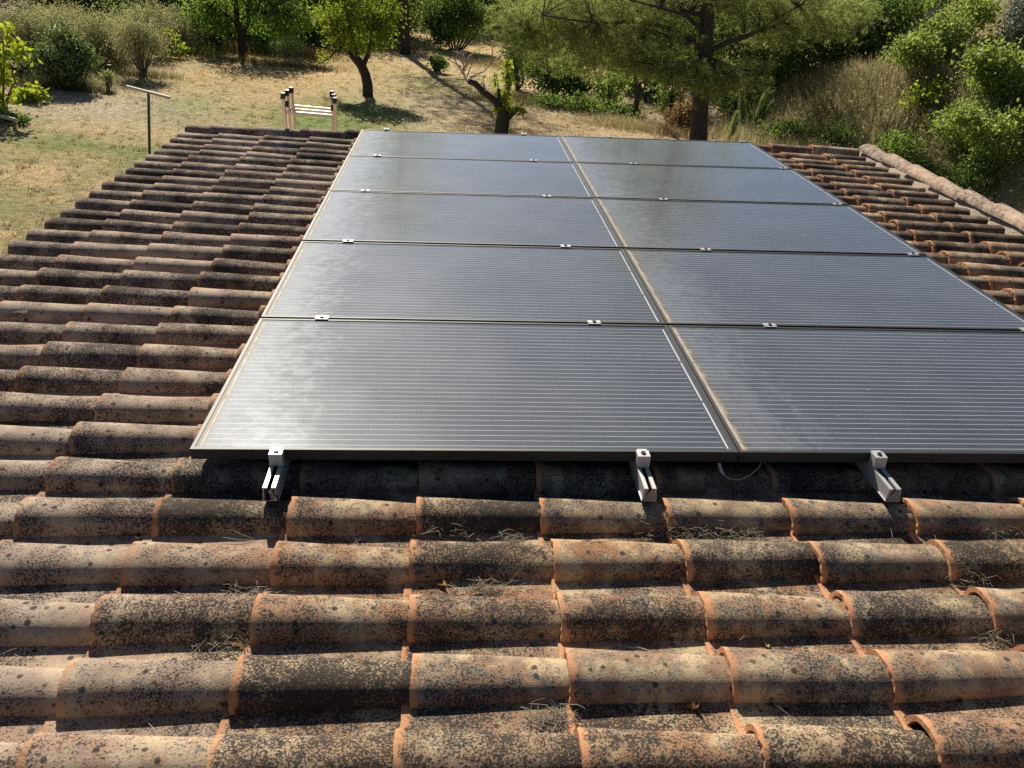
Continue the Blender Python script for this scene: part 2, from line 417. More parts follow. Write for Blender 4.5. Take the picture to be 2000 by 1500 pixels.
for (u, v, n, k, j) in tile_list:
    vis = (in_view(u, v, n + .08) or in_view(u + .38, v, n + .08)) and not hidden(u, v)
    (lone if vis else rest).append((u, v, n, jitter_rot()))
lone.sort(key=lambda q: -SCL(rw(q[0], q[1], q[2]))); rest += lone[290:]; lone = lone[:290]
for q, (u, v, n, rot) in enumerate(lone):
    link('roof_tile', covers[int(rng.integers(9))], roof, (u, v, n), rot)
join_tiles(rest, covers, 'covered_tile')
lone = []; rest = []
for (u, v, n, k, j) in pan_list:
    vis = (in_view(u, v, n) or in_view(u + .38, v, n)) and not hidden(u, v) and (v < .4 or u > 2.8)
    (lone if vis else rest).append((u, v, n, (0, 0, rng.normal(0, .006))))
for (u, v, n, rot) in lone: link('channel_tile', pans[int(rng.integers(9))], roof, (u, v, n), rot)
join_tiles(rest, pans, 'covered_channel_tile')
# raised verge course along the far gable
for k in range(-3, 13):
    u = -.165 + .372 * k
    if u < 4.2: link('verge_tile', covers[k % 9], roof, (u, 5.262 + rng.normal(0, .004), -.118), (rng.normal(0, .03), 0, rng.normal(0, .01)))
link('verge_tile', covers[3], roof, (-1.49, 5.266, -.124), (0, 0, 0))
# ridge course and its mortar bed
rmesh = [half_tile(.47, .088, .068, .058, .042, .014, 12, 5, 80 + k).mesh('ridge_tile', M['ridge']) for k in range(4)]
for k in range(17):
    v = 5.20 - .40 * k
    link('ridge_tile', rmesh[k % 4], roof, (4.425 + rng.normal(0, .005), v, -.070 + rng.normal(0, .003)), (rng.normal(0, .03), rng.normal(0, .008) + .022, -math.pi / 2 + rng.normal(0, .012)))
mbv = []; nvm = 150; nu = 7
for i in range(nvm + 1):
    v = -1.5 + 6.74 * i / nvm
    for k in range(nu + 1):
        f = k / nu; u = 4.30 + .20 * f + .025 * (float(vnoise(v * 9, k * .7, 3)) - .5)
        n = -.185 + .122 * min(1, f * 2.3) + .03 * (float(fbm(v * 7, u * 40, 5, 3)) - .5)
        mbv.append((u, v, n))
link('mortar_bed', np_mesh('mortar_bed', mbv, [(i * (nu + 1) + k, i * (nu + 1) + k + 1, (i + 1) * (nu + 1) + k + 1, (i + 1) * (nu + 1) + k) for i in range(nvm) for k in range(nu)], M['mortar'], False), roof)

# ------------------------------------------------------------------ solar panels
PW, PH, GAP = 1.65, .992, .020
fm = MB(); fw = .0115; fd = .035
fm.box(0, PW, 0, fw, -fd, 0); fm.box(0, PW, PH - fw, PH, -fd, 0); fm.box(0, fw, fw, PH - fw, -fd, 0); fm.box(PW - fw, PW, fw, PH - fw, -fd, 0)
frame_me = fm.mesh('frame', M['frame'])
bs = MB().box(fw, PW - fw, fw, PH - fw, -.0095, -.0065).mesh('backsheet', M['backsheet'])
cell_me = bpy.data.meshes.new('cell'); c_ = .1565
cell_me.from_pydata([(0, 0, 0), (c_, 0, 0), (c_, c_, 0), (0, c_, 0)], [], [(0, 1, 2, 3)]); cell_me.materials.append(M['cell'])
pane_me = bpy.data.meshes.new('pane')
pane_me.from_pydata([(fw, fw, -.0025), (PW - fw, fw, -.0025), (PW - fw, PH - fw, -.0025), (fw, PH - fw, -.0025)], [], [(0, 1, 2, 3)]); pane_me.materials.append(M['pane'])
rib_me = MB().box(-.0025, .0025, 0, .300, -.0062, -.0058).mesh('ribbon', M['ribbon'])
rows = ['front row nearest the bare tiles', 'second row from the front', 'middle row', 'fourth row from the front', 'back row at the far roof edge']
for rI in range(5):
    for cI in range(2):
        side = 'left' if cI == 0 else 'right'
        u = cI * (PW + .004); v = rI * (PH + GAP)
        p = thing('solar_panel', f'black solar panel, {side} column, {rows[rI]}', 'solar panel', rw(u, v, rng.normal(0, .0008)), 'solar panels in two columns', ROT)
        link('frame', frame_me, p); link('backsheet', bs, p)
        for a in range(10):
            for b in range(6): link('cell', cell_me, p, (.0335 + .1585 * a, .0215 + .1585 * b, -.0060))
        for xx in (.0235, PW - .0235):
            for s_ in (.030, .345, .660): link('ribbon', rib_me, p, (xx, s_, 0))
        link('pane', pane_me, p)

# rails with clamps
RU = [.253, 1.348, 2.090, 3.215]
def rail_profile():
    a = .018; t = .0022
    return [(-a - .004, 0), (a + .006, 0), (a + .006, t), (a, t), (a, .016), (a - .004, .018), (a, .020), (a, .045), (.006, .045), (.006, .0375), (.0085, .0375), (.0085, .042), (a - t, .042),
            (a - t, t), (-a + t, t), (-a + t, .042), (-.0085, .042), (-.0085, .0375), (-.006, .0375), (-.006, .045), (-a, .045), (-a, t), (-a - .004, t)]
prof = rail_profile(); L0, L1 = -.148, 5.12; npf = len(prof)
import bmesh
def extrude_profile(pf, y0, y1, name, mat):
    b = bmesh.new(); A = [b.verts.new((x, y0, z)) for x, z in pf]; B = [b.verts.new((x, y1, z)) for x, z in pf]
    for i in range(len(pf)):
        j = (i + 1) % len(pf); b.faces.new((A[i], A[j], B[j], B[i]))
    f1 = b.faces.new(A[::-1]); f2 = b.faces.new(B)
    bmesh.ops.triangulate(b, faces=[f1, f2]); bmesh.ops.recalc_face_normals(b, faces=b.faces)
    me = bpy.data.meshes.new(name); b.to_mesh(me); b.free(); me.materials.append(mat); return me
rail_me = extrude_profile(prof, L0, L1, 'channel', M['alu'])
ec = MB(); ec.box(-.019, .019, -.036, -.0005, .0015, .0055); ec.box(-.019, .019, -.036, -.0325, -.034, .0015); ec.box(-.015, .015, -.0005, .009, .0015, .0045); ec.box(-.019, -.0165, -.0325, -.002, -.034, .0015); ec.box(.0165, .019, -.0325, -.002, -.034, .0015)
ec_me = ec.mesh('end_clamp', M['alu'])
mc = MB(); mc.box(-.026, .026, -.017, .017, .0012, .0045); mc.box(-.026, .026, -.006, .006, .0045, .0062); mc_me = mc.mesh('middle_clamp', M['alu'])
bolt = MB().tube([(0, 0, .004), (0, 0, .0105)], .0075, 6); bolt_me = bolt.mesh('bolt', M['steel'])
rl = ['nearest the left edge of the panels', 'left of the cable loop, below the middle seam', 'under the right column next to the seam', 'under the far right side of the panels']
for i, u in enumerate(RU):
    r_ = thing('mounting_rail', f'silver slotted aluminium rail with clamps, {rl[i]}', 'mounting rail', rw(u, 0, -.0795), 'aluminium rails under the panels', (0, -SL, [R(.6), 0, 0, R(-.2)][i]))
    link('channel', rail_me, r_)
    e = link('end_clamp', ec_me, r_, (0, 0, .0795)); link('bolt', bolt_me, e, (0, -.018, 0))
    vEnd = 5 * PH + 4 * GAP
    e = link('end_clamp', ec_me, r_, (0, vEnd, .0795), (0, 0, math.pi)); link('bolt', bolt_me, e, (0, -.018, 0))
    for k in range(1, 5):
        e = link('middle_clamp', mc_me, r_, (0, k * (PH + GAP) - GAP / 2, .0795)); link('bolt', bolt_me, e, (0, 0, 0))

# loose cable below the seam
cpts = [rw(1.600, .012, -.048), rw(1.603, -.005, -.062), rw(1.612, -.012, -.075), rw(1.635, -.016, -.088), rw(1.665, -.014, -.092), rw(1.70, -.004, -.082), rw(1.735, .02, -.064), rw(1.76, .08, -.05)]
c0 = cpts[0]; cb = MB().tube([p - c0 for p in cpts[2:]], .0021, 6)
cab = tag(link('cable', None, None, c0), 'short pale cable loop with a plug hanging below the panel seam', 'cable')
cb.build('cord', M['cable'], cab)
pl = MB().tube([p - c0 for p in cpts[:3]], [.0055, .006, .0045], 7); pl.build('plug', M['cable'], cab)

# ------------------------------------------------------------------ foliage builders
def nrm(a): return a / (np.linalg.norm(a, axis=-1, keepdims=True) + 1e-9)
def leaf_arrays(C, L, W, r, bias=(0, 0, 0), fold=.12):
    n = len(C); a = nrm(r.normal(size=(n, 3)) + np.asarray(bias)); b = nrm(np.cross(a, r.normal(size=(n, 3)))); c = np.cross(a, b)
    Ls = (L * r.uniform(.6, 1.25, n))[:, None]; Ws = (W * r.uniform(.6, 1.25, n))[:, None]
    V = np.empty((n, 4, 3)); V[:, 0] = C; V[:, 1] = C + a * Ls * .5 + b * Ws * .5 + c * Ls * fold; V[:, 2] = C + a * Ls; V[:, 3] = C + a * Ls * .5 - b * Ws * .5 + c * Ls * fold
    return V.reshape(-1, 3), np.arange(n * 4).reshape(n, 4)
def needle_arrays(C, D, per, L, W, r, spread=.75):
    n = len(C); C = np.repeat(C, per, 0); D = np.repeat(D, per, 0); k = n * per
    C = C + D * (r.uniform(-.5, .5, k) * L * 1.3)[:, None]
    a = nrm(D * .7 + r.normal(size=(k, 3)) * spread); b = nrm(np.cross(a, r.normal(size=(k, 3)))) * W * .5
    Ls = (L * r.uniform(.6, 1.2, k))[:, None]
    V = np.empty((k, 3, 3)); V[:, 0] = C - b; V[:, 1] = C + b; V[:, 2] = C + a * Ls
    return V.reshape(-1, 3), np.arange(k * 3).reshape(k, 3)
def in_ellipsoid(n, c, rad, r, shell=.5):
    d = nrm(r.normal(size=(n, 3))); q = r.uniform(0, 1, n) ** shell
    return np.asarray(c) + d * q[:, None] * np.asarray(rad)
def B(px, py, rx, ry, Y, dY=0., depth=None):
    c = P(px, py, Y + dY); s = SCL(c); return c, (rx / s, (depth if depth else rx) / s, ry / s)
def limb(mb, p0, p1, r0, r1, r, n=5, sag=.12, k=4):
    p0 = np.asarray(p0, float); p1 = np.asarray(p1, float); L = np.linalg.norm(p1 - p0); pts = []
    o = r.normal(size=3) * L * sag * .5; o[2] += L * sag
    for i in range(k + 1):
        f = i / k; pts.append(p0 + (p1 - p0) * f + o * math.sin(math.pi * f) + (r.normal(size=3) * L * .02 if 0 < i < k else 0))
    mb.tube(pts, [r0 + (r1 - r0) * (i / k) for i in range(k + 1)], n, False); return pts

def plant(name, label, cat, base, stems, blobs, leaf, mat, bark, seed, clump_r=.25, per=16, needles=False, group=None, twigs=.4, bias=(0, 0, .2), shell=.45, twig_r=.012, attach=None, wn='trunk', droop=0.):
    """stems: list of (points, radii); blobs: list of (centre, radii, clumps); leaf: (length, width)"""
    r = np.random.default_rng(seed); base = np.asarray(base, float)
    t = thing(name, label, cat, base, group)
    mb = MB(); att = []
    for pts, rad in stems:
        mb.tube([np.asarray(p) - base for p in pts], rad, 9)
        att += [np.asarray(p, float) for p in pts[1:]]
    if attach: att = [np.asarray(a, float) for a in attach]
    Cs = []
    for (c, rad, n) in blobs: Cs.append(in_ellipsoid(n, c, rad, r, shell))
    Cc = np.concatenate(Cs)
    if att:
        A = np.array(att)
        for c in Cc:
            if r.uniform() < twigs:
                i = int(np.argmin(np.linalg.norm(A - c, axis=1) + r.uniform(0, .5, len(A)))); d = np.linalg.norm(A[i] - c)
                limb(mb, A[i] - base, c - base, min(twig_r * (1 + d * .7), .06), twig_r * .35, r, 4, .06, 3)
    if mb.V: mb.build(wn, bark, t)
    if needles:
        D = nrm(r.normal(size=(len(Cc) * 4, 3)) * np.array([1, 1, .45]) + np.array([0, 0, .25 - droop]))
        C4 = np.repeat(Cc, 4, 0) + r.normal(size=(len(Cc) * 4, 3)) * clump_r * np.array([1, 1, .55])
        V_, F_ = needle_arrays(C4, D, per, leaf[0], leaf[1], r)
    else:
        cr = clump_r * r.uniform(.6, 1.4, len(Cc))
        C4 = np.repeat(Cc, per, 0) + r.normal(size=(len(Cc) * per, 3)) * np.repeat(cr, per)[:, None] * np.array([1, 1, .75])
        V_, F_ = leaf_arrays(C4, leaf[0], leaf[1], r, bias)
    link('crown', np_mesh('crown', V_ - base, F_, mat), t)
    return t

M['lf_cherry'] = leaf_mat('cherry_leaf', (0.072, 0.137, 0.016), (0.26, 0.312, 0.046), .5, .05, (0.442, 0.52, 0.039))
M['lf_fresh'] = leaf_mat('fresh_leaf', (0.12, 0.216, 0.018), (0.36, 0.432, 0.048), .55, .04, (0.54, 0.6, 0.048))
M['lf_olive'] = leaf_mat('olive_leaf', (0.173, 0.193, 0.103), (0.345, 0.365, 0.203), .45, .02, (0.576, 0.534, 0.196))
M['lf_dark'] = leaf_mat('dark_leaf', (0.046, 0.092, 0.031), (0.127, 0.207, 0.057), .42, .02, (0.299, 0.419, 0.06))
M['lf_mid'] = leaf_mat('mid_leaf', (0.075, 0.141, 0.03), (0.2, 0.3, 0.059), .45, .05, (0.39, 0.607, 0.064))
M['lf_shiny'] = leaf_mat('shiny_leaf', (0.084, 0.126, 0.05), (0.202, 0.269, 0.101), .3, .09, (0.269, 0.37, 0.067), .42)
M['lf_pine'] = leaf_mat('pine_needle', (0.133, 0.175, 0.07), (0.329, 0.367, 0.14), .55, .02, (0.567, 0.62, 0.17))
M['lf_broad'] = leaf_mat('broad_leaf', (0.107, 0.187, 0.045), (0.285, 0.375, 0.09), .45, .07, (0.556, 0.62, 0.086), .42)
M['lf_silver'] = leaf_mat('silver_leaf', (0.156, 0.18, 0.132), (0.336, 0.36, 0.288), .2, .09, None, .4)
M['lf_rosemary'] = leaf_mat('rosemary_leaf', (0.19, 0.259, 0.103), (0.38, 0.466, 0.19), .35, .04, (0.431, 0.569, 0.172))
M['lf_ochre'] = leaf_mat('dry_leaf', (.20, .12, .05), (.36, .24, .11), .3, .04)
M['needle_dry'] = leaf_mat('dry_needle', (.16, .12, .08), (.42, .37, .30), .15, .04)

# ------------------------------------------------------------------ big pine behind the roof
pb = hitT(1365, 283); PY = float(pb[1])
def q(px, py, dY=0.): return P(px, py, PY + dY)
tp = [pb - np.array([0, 0, .3]), q(1366, 230), q(1370, 170), q(1376, 90), q(1384, 0), q(1392, -120), q(1396, -300), q(1392, -480), q(1396, -640)]
s0 = SCL(pb); tr = [19 / s0, 16.5 / s0, 15 / s0, 14 / s0, 13 / s0, 13 / s0, 10 / s0, 6 / s0, 2 / s0]
stems = [(tp, tr)]
def br(pts, r0): stems.append(([q(*p) for p in pts], list(np.linspace(r0 / s0, 1.2 / s0, len(pts)))))
br([(1368, 90), (1320, 76), (1260, 58), (1200, 52, .5), (1120, 62, 1), (1030, 60, 1)], 6)
br([(1366, 84), (1310, 55), (1250, 42), (1160, 45, -1), (1060, 30, -1.5)], 5)
br([(1390, 96), (1425, 80), (1455, 72), (1480, 60), (1530, 48, .5), (1600, 48, 1), (1680, 60, 1.2)], 6.5)
br([(1480, 60), (1520, 35), (1560, 12), (1600, -20)], 3)
br([(1376, 30), (1330, 20), (1270, -5), (1200, -20), (1100, -10, 1)], 5)
br([(1372, 60), (1340, 30, -1), (1290, 15, -2), (1230, 0, -3)], 4.5)
br([(1372, 110), (1400, 118, -.8), (1440, 135, -1.2), (1490, 140, -1.4)], 3)
br([(1368, 120), (1330, 125, -.8), (1290, 140, -1)], 3)
br([(1384, -60), (1450, -90), (1540, -110), (1640, -100)], 6); br([(1388, -100), (1300, -140), (1180, -160), (1060, -150)], 6)
br([(1392, -200), (1480, -250), (1580, -270)], 5); br([(1394, -240), (1300, -290), (1190, -320)], 5); br([(1392, -380), (1460, -430), (1530, -450)], 4); br([(1392, -360), (1310, -410), (1240, -430)], 4)
blobs = []
for (x, y, rx, ry, n, dY) in ((1010, 45, 55, 40, 50, .8), (1090, 55, 80, 50, 90, .3), (1190, 70, 90, 52, 110, 0), (1150, 120, 110, 35, 70, .5), (1260, 120, 75, 38, 70, -.3), (1040, 95, 60, 30, 30, .5),
                              (1150, 5, 170, 40, 110, 0), (1290, 60, 60, 60, 50, -.5), (1330, 140, 50, 34, 45, -1), (1420, 150, 75, 26, 75, -1.2), (1360, 165, 60, 20, 25, -1.3), (1480, 135, 30, 25, 18, -1),
                              (1510, 60, 70, 30, 55, .5), (1600, 45, 90, 38, 80, .8), (1660, 20, 60, 35, 40, 1), (1450, 15, 80, 40, 60, 0), (1540, 5, 90, 30, 60, .3),
                              (1320, -40, 220, 50, 120, 0), (1580, -70, 120, 50, 60, 0), (1100, -110, 120, 60, 70, 0), (1330, -170, 230, 80, 150, 0), (1360, -320, 200, 90, 140, 0), (1390, -480, 150, 90, 110, 0), (1390, -620, 80, 60, 50, 0)):
    c, rad = B(x, y, rx, ry, PY, dY); blobs.append((c, (rad[0], rad[0] * .8, rad[2]), int(n * 1.3)))
attach = [p for s_ in stems for p in s_[0][1:]]
plant('pine_tree', 'large pine with thick furrowed trunk and drooping branches behind the right panels', 'pine tree', pb, stems, blobs, (.20, .014), M['lf_pine'], M['bark_pine'], 3,
      .27, 26, True, 'pine trees', .55, twig_r=.012, attach=attach, droop=.35)

# two thinner pines behind it, and the tall pine whose crown is above the frame
def far_pine(label, bpx, bpy_, w_px, toppx, topZ, seed, lean=0, crown=(), twigs=.4):
    b = hitT(bpx, bpy_); s = SCL(b); Y = float(b[1]); up = P(*toppx, Y)
    path = [b - np.array([0, 0, .3]), b + (up - b) * .35 + np.array([lean * .3, 0, 0]), b + (up - b) * .7, up]
    d = (up - b); d /= d[2]
    while path[-1][2] < topZ: path.append(path[-1] + d * 2.2 + np.array([rng.normal(0, .15), 0, 0]))
    rad = list(np.linspace(w_px / s / 2, w_px / s / 2 * .25, len(path))); rad[0] *= 1.15
    bl = []
    for (f, rr, rz, n) in crown:
        i = f * (len(path) - 1); i0 = int(i); p_ = path[i0] + (path[min(i0 + 1, len(path) - 1)] - path[i0]) * (i - i0); bl.append((p_, (rr, rr, rz), n))
    return plant('pine_tree', label, 'pine tree', b, [(path, rad)], bl, (.24, .02), M['lf_pine'], M['bark_pine'], seed, .5, 20, True, 'pine trees', twigs, twig_r=.02)
far_pine('tall dark straight pine trunk with its crown out of sight, beside the cherry tree', 792, 106, 20, (789, -5), 13, 21, 0, ((.55, 2.6, 1.0, 60), (.72, 3.6, 1.6, 150), (.88, 2.8, 1.6, 120), (.98, 1.6, 1.0, 50)))
far_pine('thin curved pine trunk in front of the shaded undergrowth, left of the big pine', 1239, 230, 12, (1244, 120), 5, 22, .25, ((.62, 2.2, 1.1, 90), (.85, 2.4, 1.4, 110)))
far_pine('short dark pine trunk set back between the thin trunk and the big pine', 1275, 196, 13, (1288, 120), 6, 23, 0, ((.6, 2.4, 1.2, 90), (.88, 2.2, 1.4, 90)))

# ------------------------------------------------------------------ orchard trees
def blist(Y, L): return [(lambda cr: (cr[0], (cr[1][0], cr[1][0] * .85, cr[1][2]), n))(B(x, y, rx, ry, Y, dY)) for (x, y, rx, ry, n, dY) in L]
b = hitT(719, 188); Y = float(b[1]); s = SCL(b)
plant('cherry_tree', 'cherry tree with bent black trunk and yellow green leaves on the open lawn', 'fruit tree', b,
      [([b - np.array([0, 0, .2]), P(718, 165, Y), P(714, 146, Y), P(706, 128, Y), P(694, 113, Y), P(684, 106, Y)], [11 / s, 10 / s, 9.5 / s, 9 / s, 8.5 / s, 5 / s]),
       ([P(708, 130, Y), P(718, 108, Y), P(722, 90, Y), P(726, 60, Y)], [6 / s, 4 / s, 3.2 / s, 1.5 / s]),
       ([P(696, 113, Y), P(694, 90, Y), P(684, 60, Y), P(680, 30, Y)], [5 / s, 3 / s, 2.4 / s, 1 / s]),
       ([P(690, 108, Y), P(668, 95, Y, ), P(655, 100, Y), P(645, 112, Y), P(626, 124, Y)], [4 / s, 2.6 / s, 2 / s, 1.6 / s, .7 / s])],
      blist(Y, [(700, 50, 66, 36, 120, 0), (655, 55, 32, 34, 60, 0), (748, 62, 28, 34, 55, 0), (700, 8, 72, 34, 120, 0), (640, 30, 26, 24, 30, .4), (705, 88, 44, 12, 45, 0), (765, 25, 22, 24, 30, 0), (640, 112, 10, 8, 5, 0), (690, -30, 50, 20, 50, 0)]),
      (.17, .075), M['lf_cherry'], M['bark_dark'], 31, .16, 11, False, 'orchard trees', .3, (0, 0, -.5), twig_r=.012)

b = hitT(474, 112); Y = float(b[1]); s = SCL(b)
plant('walnut_tree', 'broad tree with a trunk forking low, dappled leaves, at the far edge of lawn', 'tree', b,
      [([b - np.array([0, 0, .2]), P(473, 90, Y), P(472, 66, Y), P(463, 40, Y), P(461, 0, Y), P(458, -60, Y)], [9.5 / s, 8 / s, 7 / s, 5 / s, 4 / s, 2 / s]),
       ([P(474, 70, Y), P(484, 45, Y), P(483, 0, Y), P(490, -60, Y)], [5 / s, 4.2 / s, 3.4 / s, 1.6 / s]), ([P(480, 55, Y), P(500, 20, Y), P(515, -5, Y), P(540, -50, Y)], [3 / s, 2.2 / s, 1.8 / s, 1 / s]),
       ([P(466, 55, Y), P(446, 30, Y), P(420, 10, Y)], [2.6 / s, 1.8 / s, 1 / s])],
      blist(Y, [(405, 15, 55, 30, 80, 0), (395, 50, 30, 16, 22, 0), (440, 25, 40, 35, 60, .8), (520, 20, 50, 34, 80, 0), (575, 25, 45, 34, 70, .5), (480, -30, 110, 36, 150, 0), (610, 45, 28, 26, 35, .5), (440, 55, 26, 10, 16, 0), (545, 55, 34, 14, 28, 0), (480, -90, 90, 40, 90, 0), (500, 50, 20, 20, 14, 1)]),
      (.20, .10), M['lf_mid'], M['bark_dark'], 33, .22, 12, False, 'orchard trees', .35, (0, 0, -.3), twig_r=.014)

b = hitT(890, 98); Y = float(b[1]); s = SCL(b)
st = []
for k in range(7):
    x = 872 + k * 8; st.append(([P(885 + k * 2, 98, Y) - np.array([0, 0, .2]), P(x, 78, Y), P(840 + k * 17, 50, Y)], [2.2 / s, 1.6 / s, .8 / s]))
plant('evergreen_tree', 'dense round dark evergreen with many stems, behind the dead tree', 'tree', b, st,
      blist(Y, [(890, 40, 50, 34, 150, 0), (865, 72, 26, 20, 60, 0), (895, 8, 56, 30, 120, 0), (850, 30, 26, 30, 50, 0), (930, 40, 20, 34, 45, 0), (890, -40, 45, 30, 60, 0)]), (.2, .1), M['lf_dark'], M['bark_dark'], 35, .24, 16, twigs=.2, wn='stems')

# dead fruit tree with one living shoot
b = hitT(978, 274); Y = float(b[1]); s = SCL(b)
t = thing('dead_tree', 'pruned dead fruit tree, one leafy green shoot on a black stump beyond the panels', 'dead tree', b)
mb = MB()
def dp(x, y, d=0.): return P(x, y, Y + d) - b
mb.tube([dp(977, 285), dp(979, 255), dp(982, 232), dp(984, 212)], [16 / s, 14 / s, 13.5 / s, 11 / s], 12)
mb.tube([dp(985, 235), dp(998, 222), dp(1008, 214), dp(1013, 209)], [8 / s, 7 / s, 5.5 / s, 4.5 / s], 8)
mb.tube([dp(980, 215), dp(965, 195), dp(945, 180), dp(928, 163), dp(914, 158)], [9 / s, 6.5 / s, 6.5 / s, 6 / s, 5 / s], 9)
mb.tube([dp(974, 208), dp(975, 190), dp(973, 172)], [6 / s, 4.5 / s, 3 / s], 7)
mb.build('trunk', M['bark_dark'], t)
tw = MB(); r = np.random.default_rng(8)
for L in (((912, 160), (905, 140), (905, 125), (918, 110), (935, 95)), ((914, 158), (930, 145), (945, 140), (958, 125), (975, 112), (990, 105), (1015, 90)), ((908, 150), (890, 120), (888, 112)), ((910, 155), (895, 155), (878, 152)),
          ((905, 140), (915, 112), (928, 100), (942, 93)), ((948, 180), (946, 165), (943, 155), (950, 148)), ((946, 170), (940, 160)), ((918, 150), (935, 148), (950, 150)), ((905, 125), (895, 108), (890, 95), (893, 85)), ((900, 130), (880, 118), (872, 112)),
          ((905, 118), (922, 118), (938, 120)), ((912, 150), (920, 130), (925, 115)), ((955, 188), (958, 200), (963, 206)), ((890, 112), (900, 100), (915, 92)), ((958, 125), (962, 100), (955, 75)), ((975, 112), (985, 95))):
    tw.tube([dp(x, y, r.normal(0, .12)) for x, y in L], list(np.linspace(1.5 / s, .45 / s, len(L))), 5, False)
for k in range(26):
    x0, y0 = 905 + r.normal(0, 12), 130 + r.normal(0, 16); tw.tube([dp(x0, y0, r.normal(0, .3)), dp(x0 + r.normal(0, 14), y0 - 14 + r.normal(0, 12), r.normal(0, .3))], [.7 / s, .35 / s], 4, False)
tw.build('twigs', M['twig_dead'], t)
Cs = []
for (x, y, rx, ry, n) in ((993, 122, 6, 9, 22), (990, 140, 7, 10, 30), (992, 158, 9, 10, 40), (990, 178, 9, 10, 45), (986, 195, 11, 10, 55), (975, 208, 14, 7, 45), (1000, 208, 16, 6, 40), (1020, 214, 9, 6, 24), (967, 155, 5, 7, 10), (972, 168, 5, 6, 8), (950, 147, 2, 2, 2), (965, 143, 3, 4, 5)):
    c, rad = B(x, y, rx, ry, Y); Cs.append(in_ellipsoid(n, c, (rad[0], rad[0], rad[2]), r, .5))
Cs = np.concatenate(Cs); Cs = np.concatenate([Cs, Cs + r.normal(size=Cs.shape) * .06])
V_, F_ = leaf_arrays(Cs, .19, .07, r, (0, 0, -1.1))
link('shoot', np_mesh('shoot', V_ - b, F_, M['lf_fresh']), t)

# ------------------------------------------------------------------ shrubs and small trees on the left
def shrub(name, label, cat, bpx, bl, leaf, mat, seed, per=14, cl=.15, bark='bark_grey', n_st=5, group=None, twigs=.25, bias=(0, 0, .2), needles=False, shell=.45):
    b = hitT(*bpx); Y = float(b[1]); s = SCL(b); r = np.random.default_rng(seed); st = []
    bb = blist(Y, bl)
    for k in range(n_st):
        c = bb[k % len(bb)][0] + r.normal(size=3) * np.array(bb[k % len(bb)][1]) * .4
        st.append(([b + np.array([r.normal(0, .06), r.normal(0, .06), -.1]), b + (c - b) * .45 + r.normal(size=3) * .06, c], [2.6 / s, 1.8 / s, .7 / s]))
    return plant(name, label, cat, b, st, bb, leaf, mat, M[bark], seed, cl, per, needles, group, twigs, bias, shell, wn='stems', twig_r=.008)
shrub('fruit_bush', 'glossy dark green conical young tree with grass round its foot, left lawn', 'small tree', (130, 172), [(125, 90, 30, 32, 70, 0), (120, 130, 50, 22, 80, 0), (165, 118, 28, 22, 45, 0), (85, 115, 26, 25, 40, 0), (125, 70, 12, 12, 14, 0), (130, 148, 38, 10, 30, 0), (155, 95, 18, 16, 22, 0)], (.15, .075), M['lf_shiny'], 41, 15, .15, 'bark_dark', 7)
shrub('olive_tree', 'small thin olive tree with bare spreading lower branches, beside the yellow bush', 'olive tree', (279, 150), [(270, 60, 36, 20, 60, 0), (250, 85, 30, 18, 30, 0), (300, 85, 26, 20, 30, 0), (275, 90, 30, 20, 26, 0)], (.11, .028), M['lf_olive'], 42, 46, .26, 'bark_grey', 11, 'olive trees', .8)
for k, (lab, bp, bl) in enumerate((('grey green olive tree at the far left below the tiled roof corner', (60, 140), [(50, 60, 55, 36, 90, 0), (70, 95, 50, 26, 60, 0), (20, 85, 40, 34, 40, 0)]),
        ('grey green olive tree just right of the glossy conical tree', (190, 132), [(190, 70, 40, 36, 80, 0), (180, 100, 34, 22, 40, 0), (215, 95, 24, 26, 30, 0)]),
        ('olive tree behind and between its two neighbours, crown partly hidden', (222, 122), [(228, 72, 30, 32, 60, 0), (240, 100, 24, 20, 30, 0)]),
        ('pale olive tree standing back to the left of the walnut tree', (345, 98), [(340, 52, 34, 34, 70, 0), (362, 70, 22, 26, 30, 0)]),
        ('olive tree high at the back above the conical tree', (140, 100), [(130, 42, 50, 26, 70, 0), (95, 50, 34, 26, 40, 0)]),
        ('hazy olive tree at the back behind the thin olive', (275, 112), [(290, 38, 40, 26, 60, 0), (255, 48, 30, 24, 40, 0)]))):
    shrub('olive_tree', lab, 'olive tree', bp, bl, (.12, .032), M['lf_olive'], 50 + k, 75, .32, 'bark_grey', 6, 'olive trees', .25)
shrub('yellow_bush', 'bright yellow green bush beside the thin olive tree', 'bush', (325, 112), [(325, 85, 28, 24, 60, 0), (318, 70, 14, 12, 18, 0), (345, 95, 14, 12, 16, 0)], (.19, .11), M['lf_fresh'], 61, 10, .16, n_st=4)
shrub('clipped_bush', 'small round ivy covered bush at the left of the walnut trunk', 'bush', (410, 100), [(410, 76, 25, 22, 150, 0)], (.15, .10), M['lf_dark'], 62, 14, .13, n_st=3, shell=.25)
shrub('leafy_bush', 'green bush right beside the walnut trunk', 'bush', (512, 104), [(512, 75, 22, 24, 60, 0), (500, 95, 22, 8, 24, 0)], (.17, .09), M['lf_mid'], 63, 12, .16)
shrub('wispy_bush', 'pale wispy grey green bush between the walnut and cherry trees', 'bush', (560, 112), [(560, 92, 30, 16, 70, 0), (575, 85, 20, 12, 30, 0)], (.20, .014), M['lf_rosemary'], 64, 22, .18, n_st=4, bias=(0, 0, 1.2))
shrub('dark_bush', 'dark green bush half behind the cherry crown on its left', 'bush', (605, 96), [(600, 70, 24, 24, 80, 0), (640, 72, 22, 22, 60, .5)], (.17, .09), M['lf_dark'], 65, 14, .18)
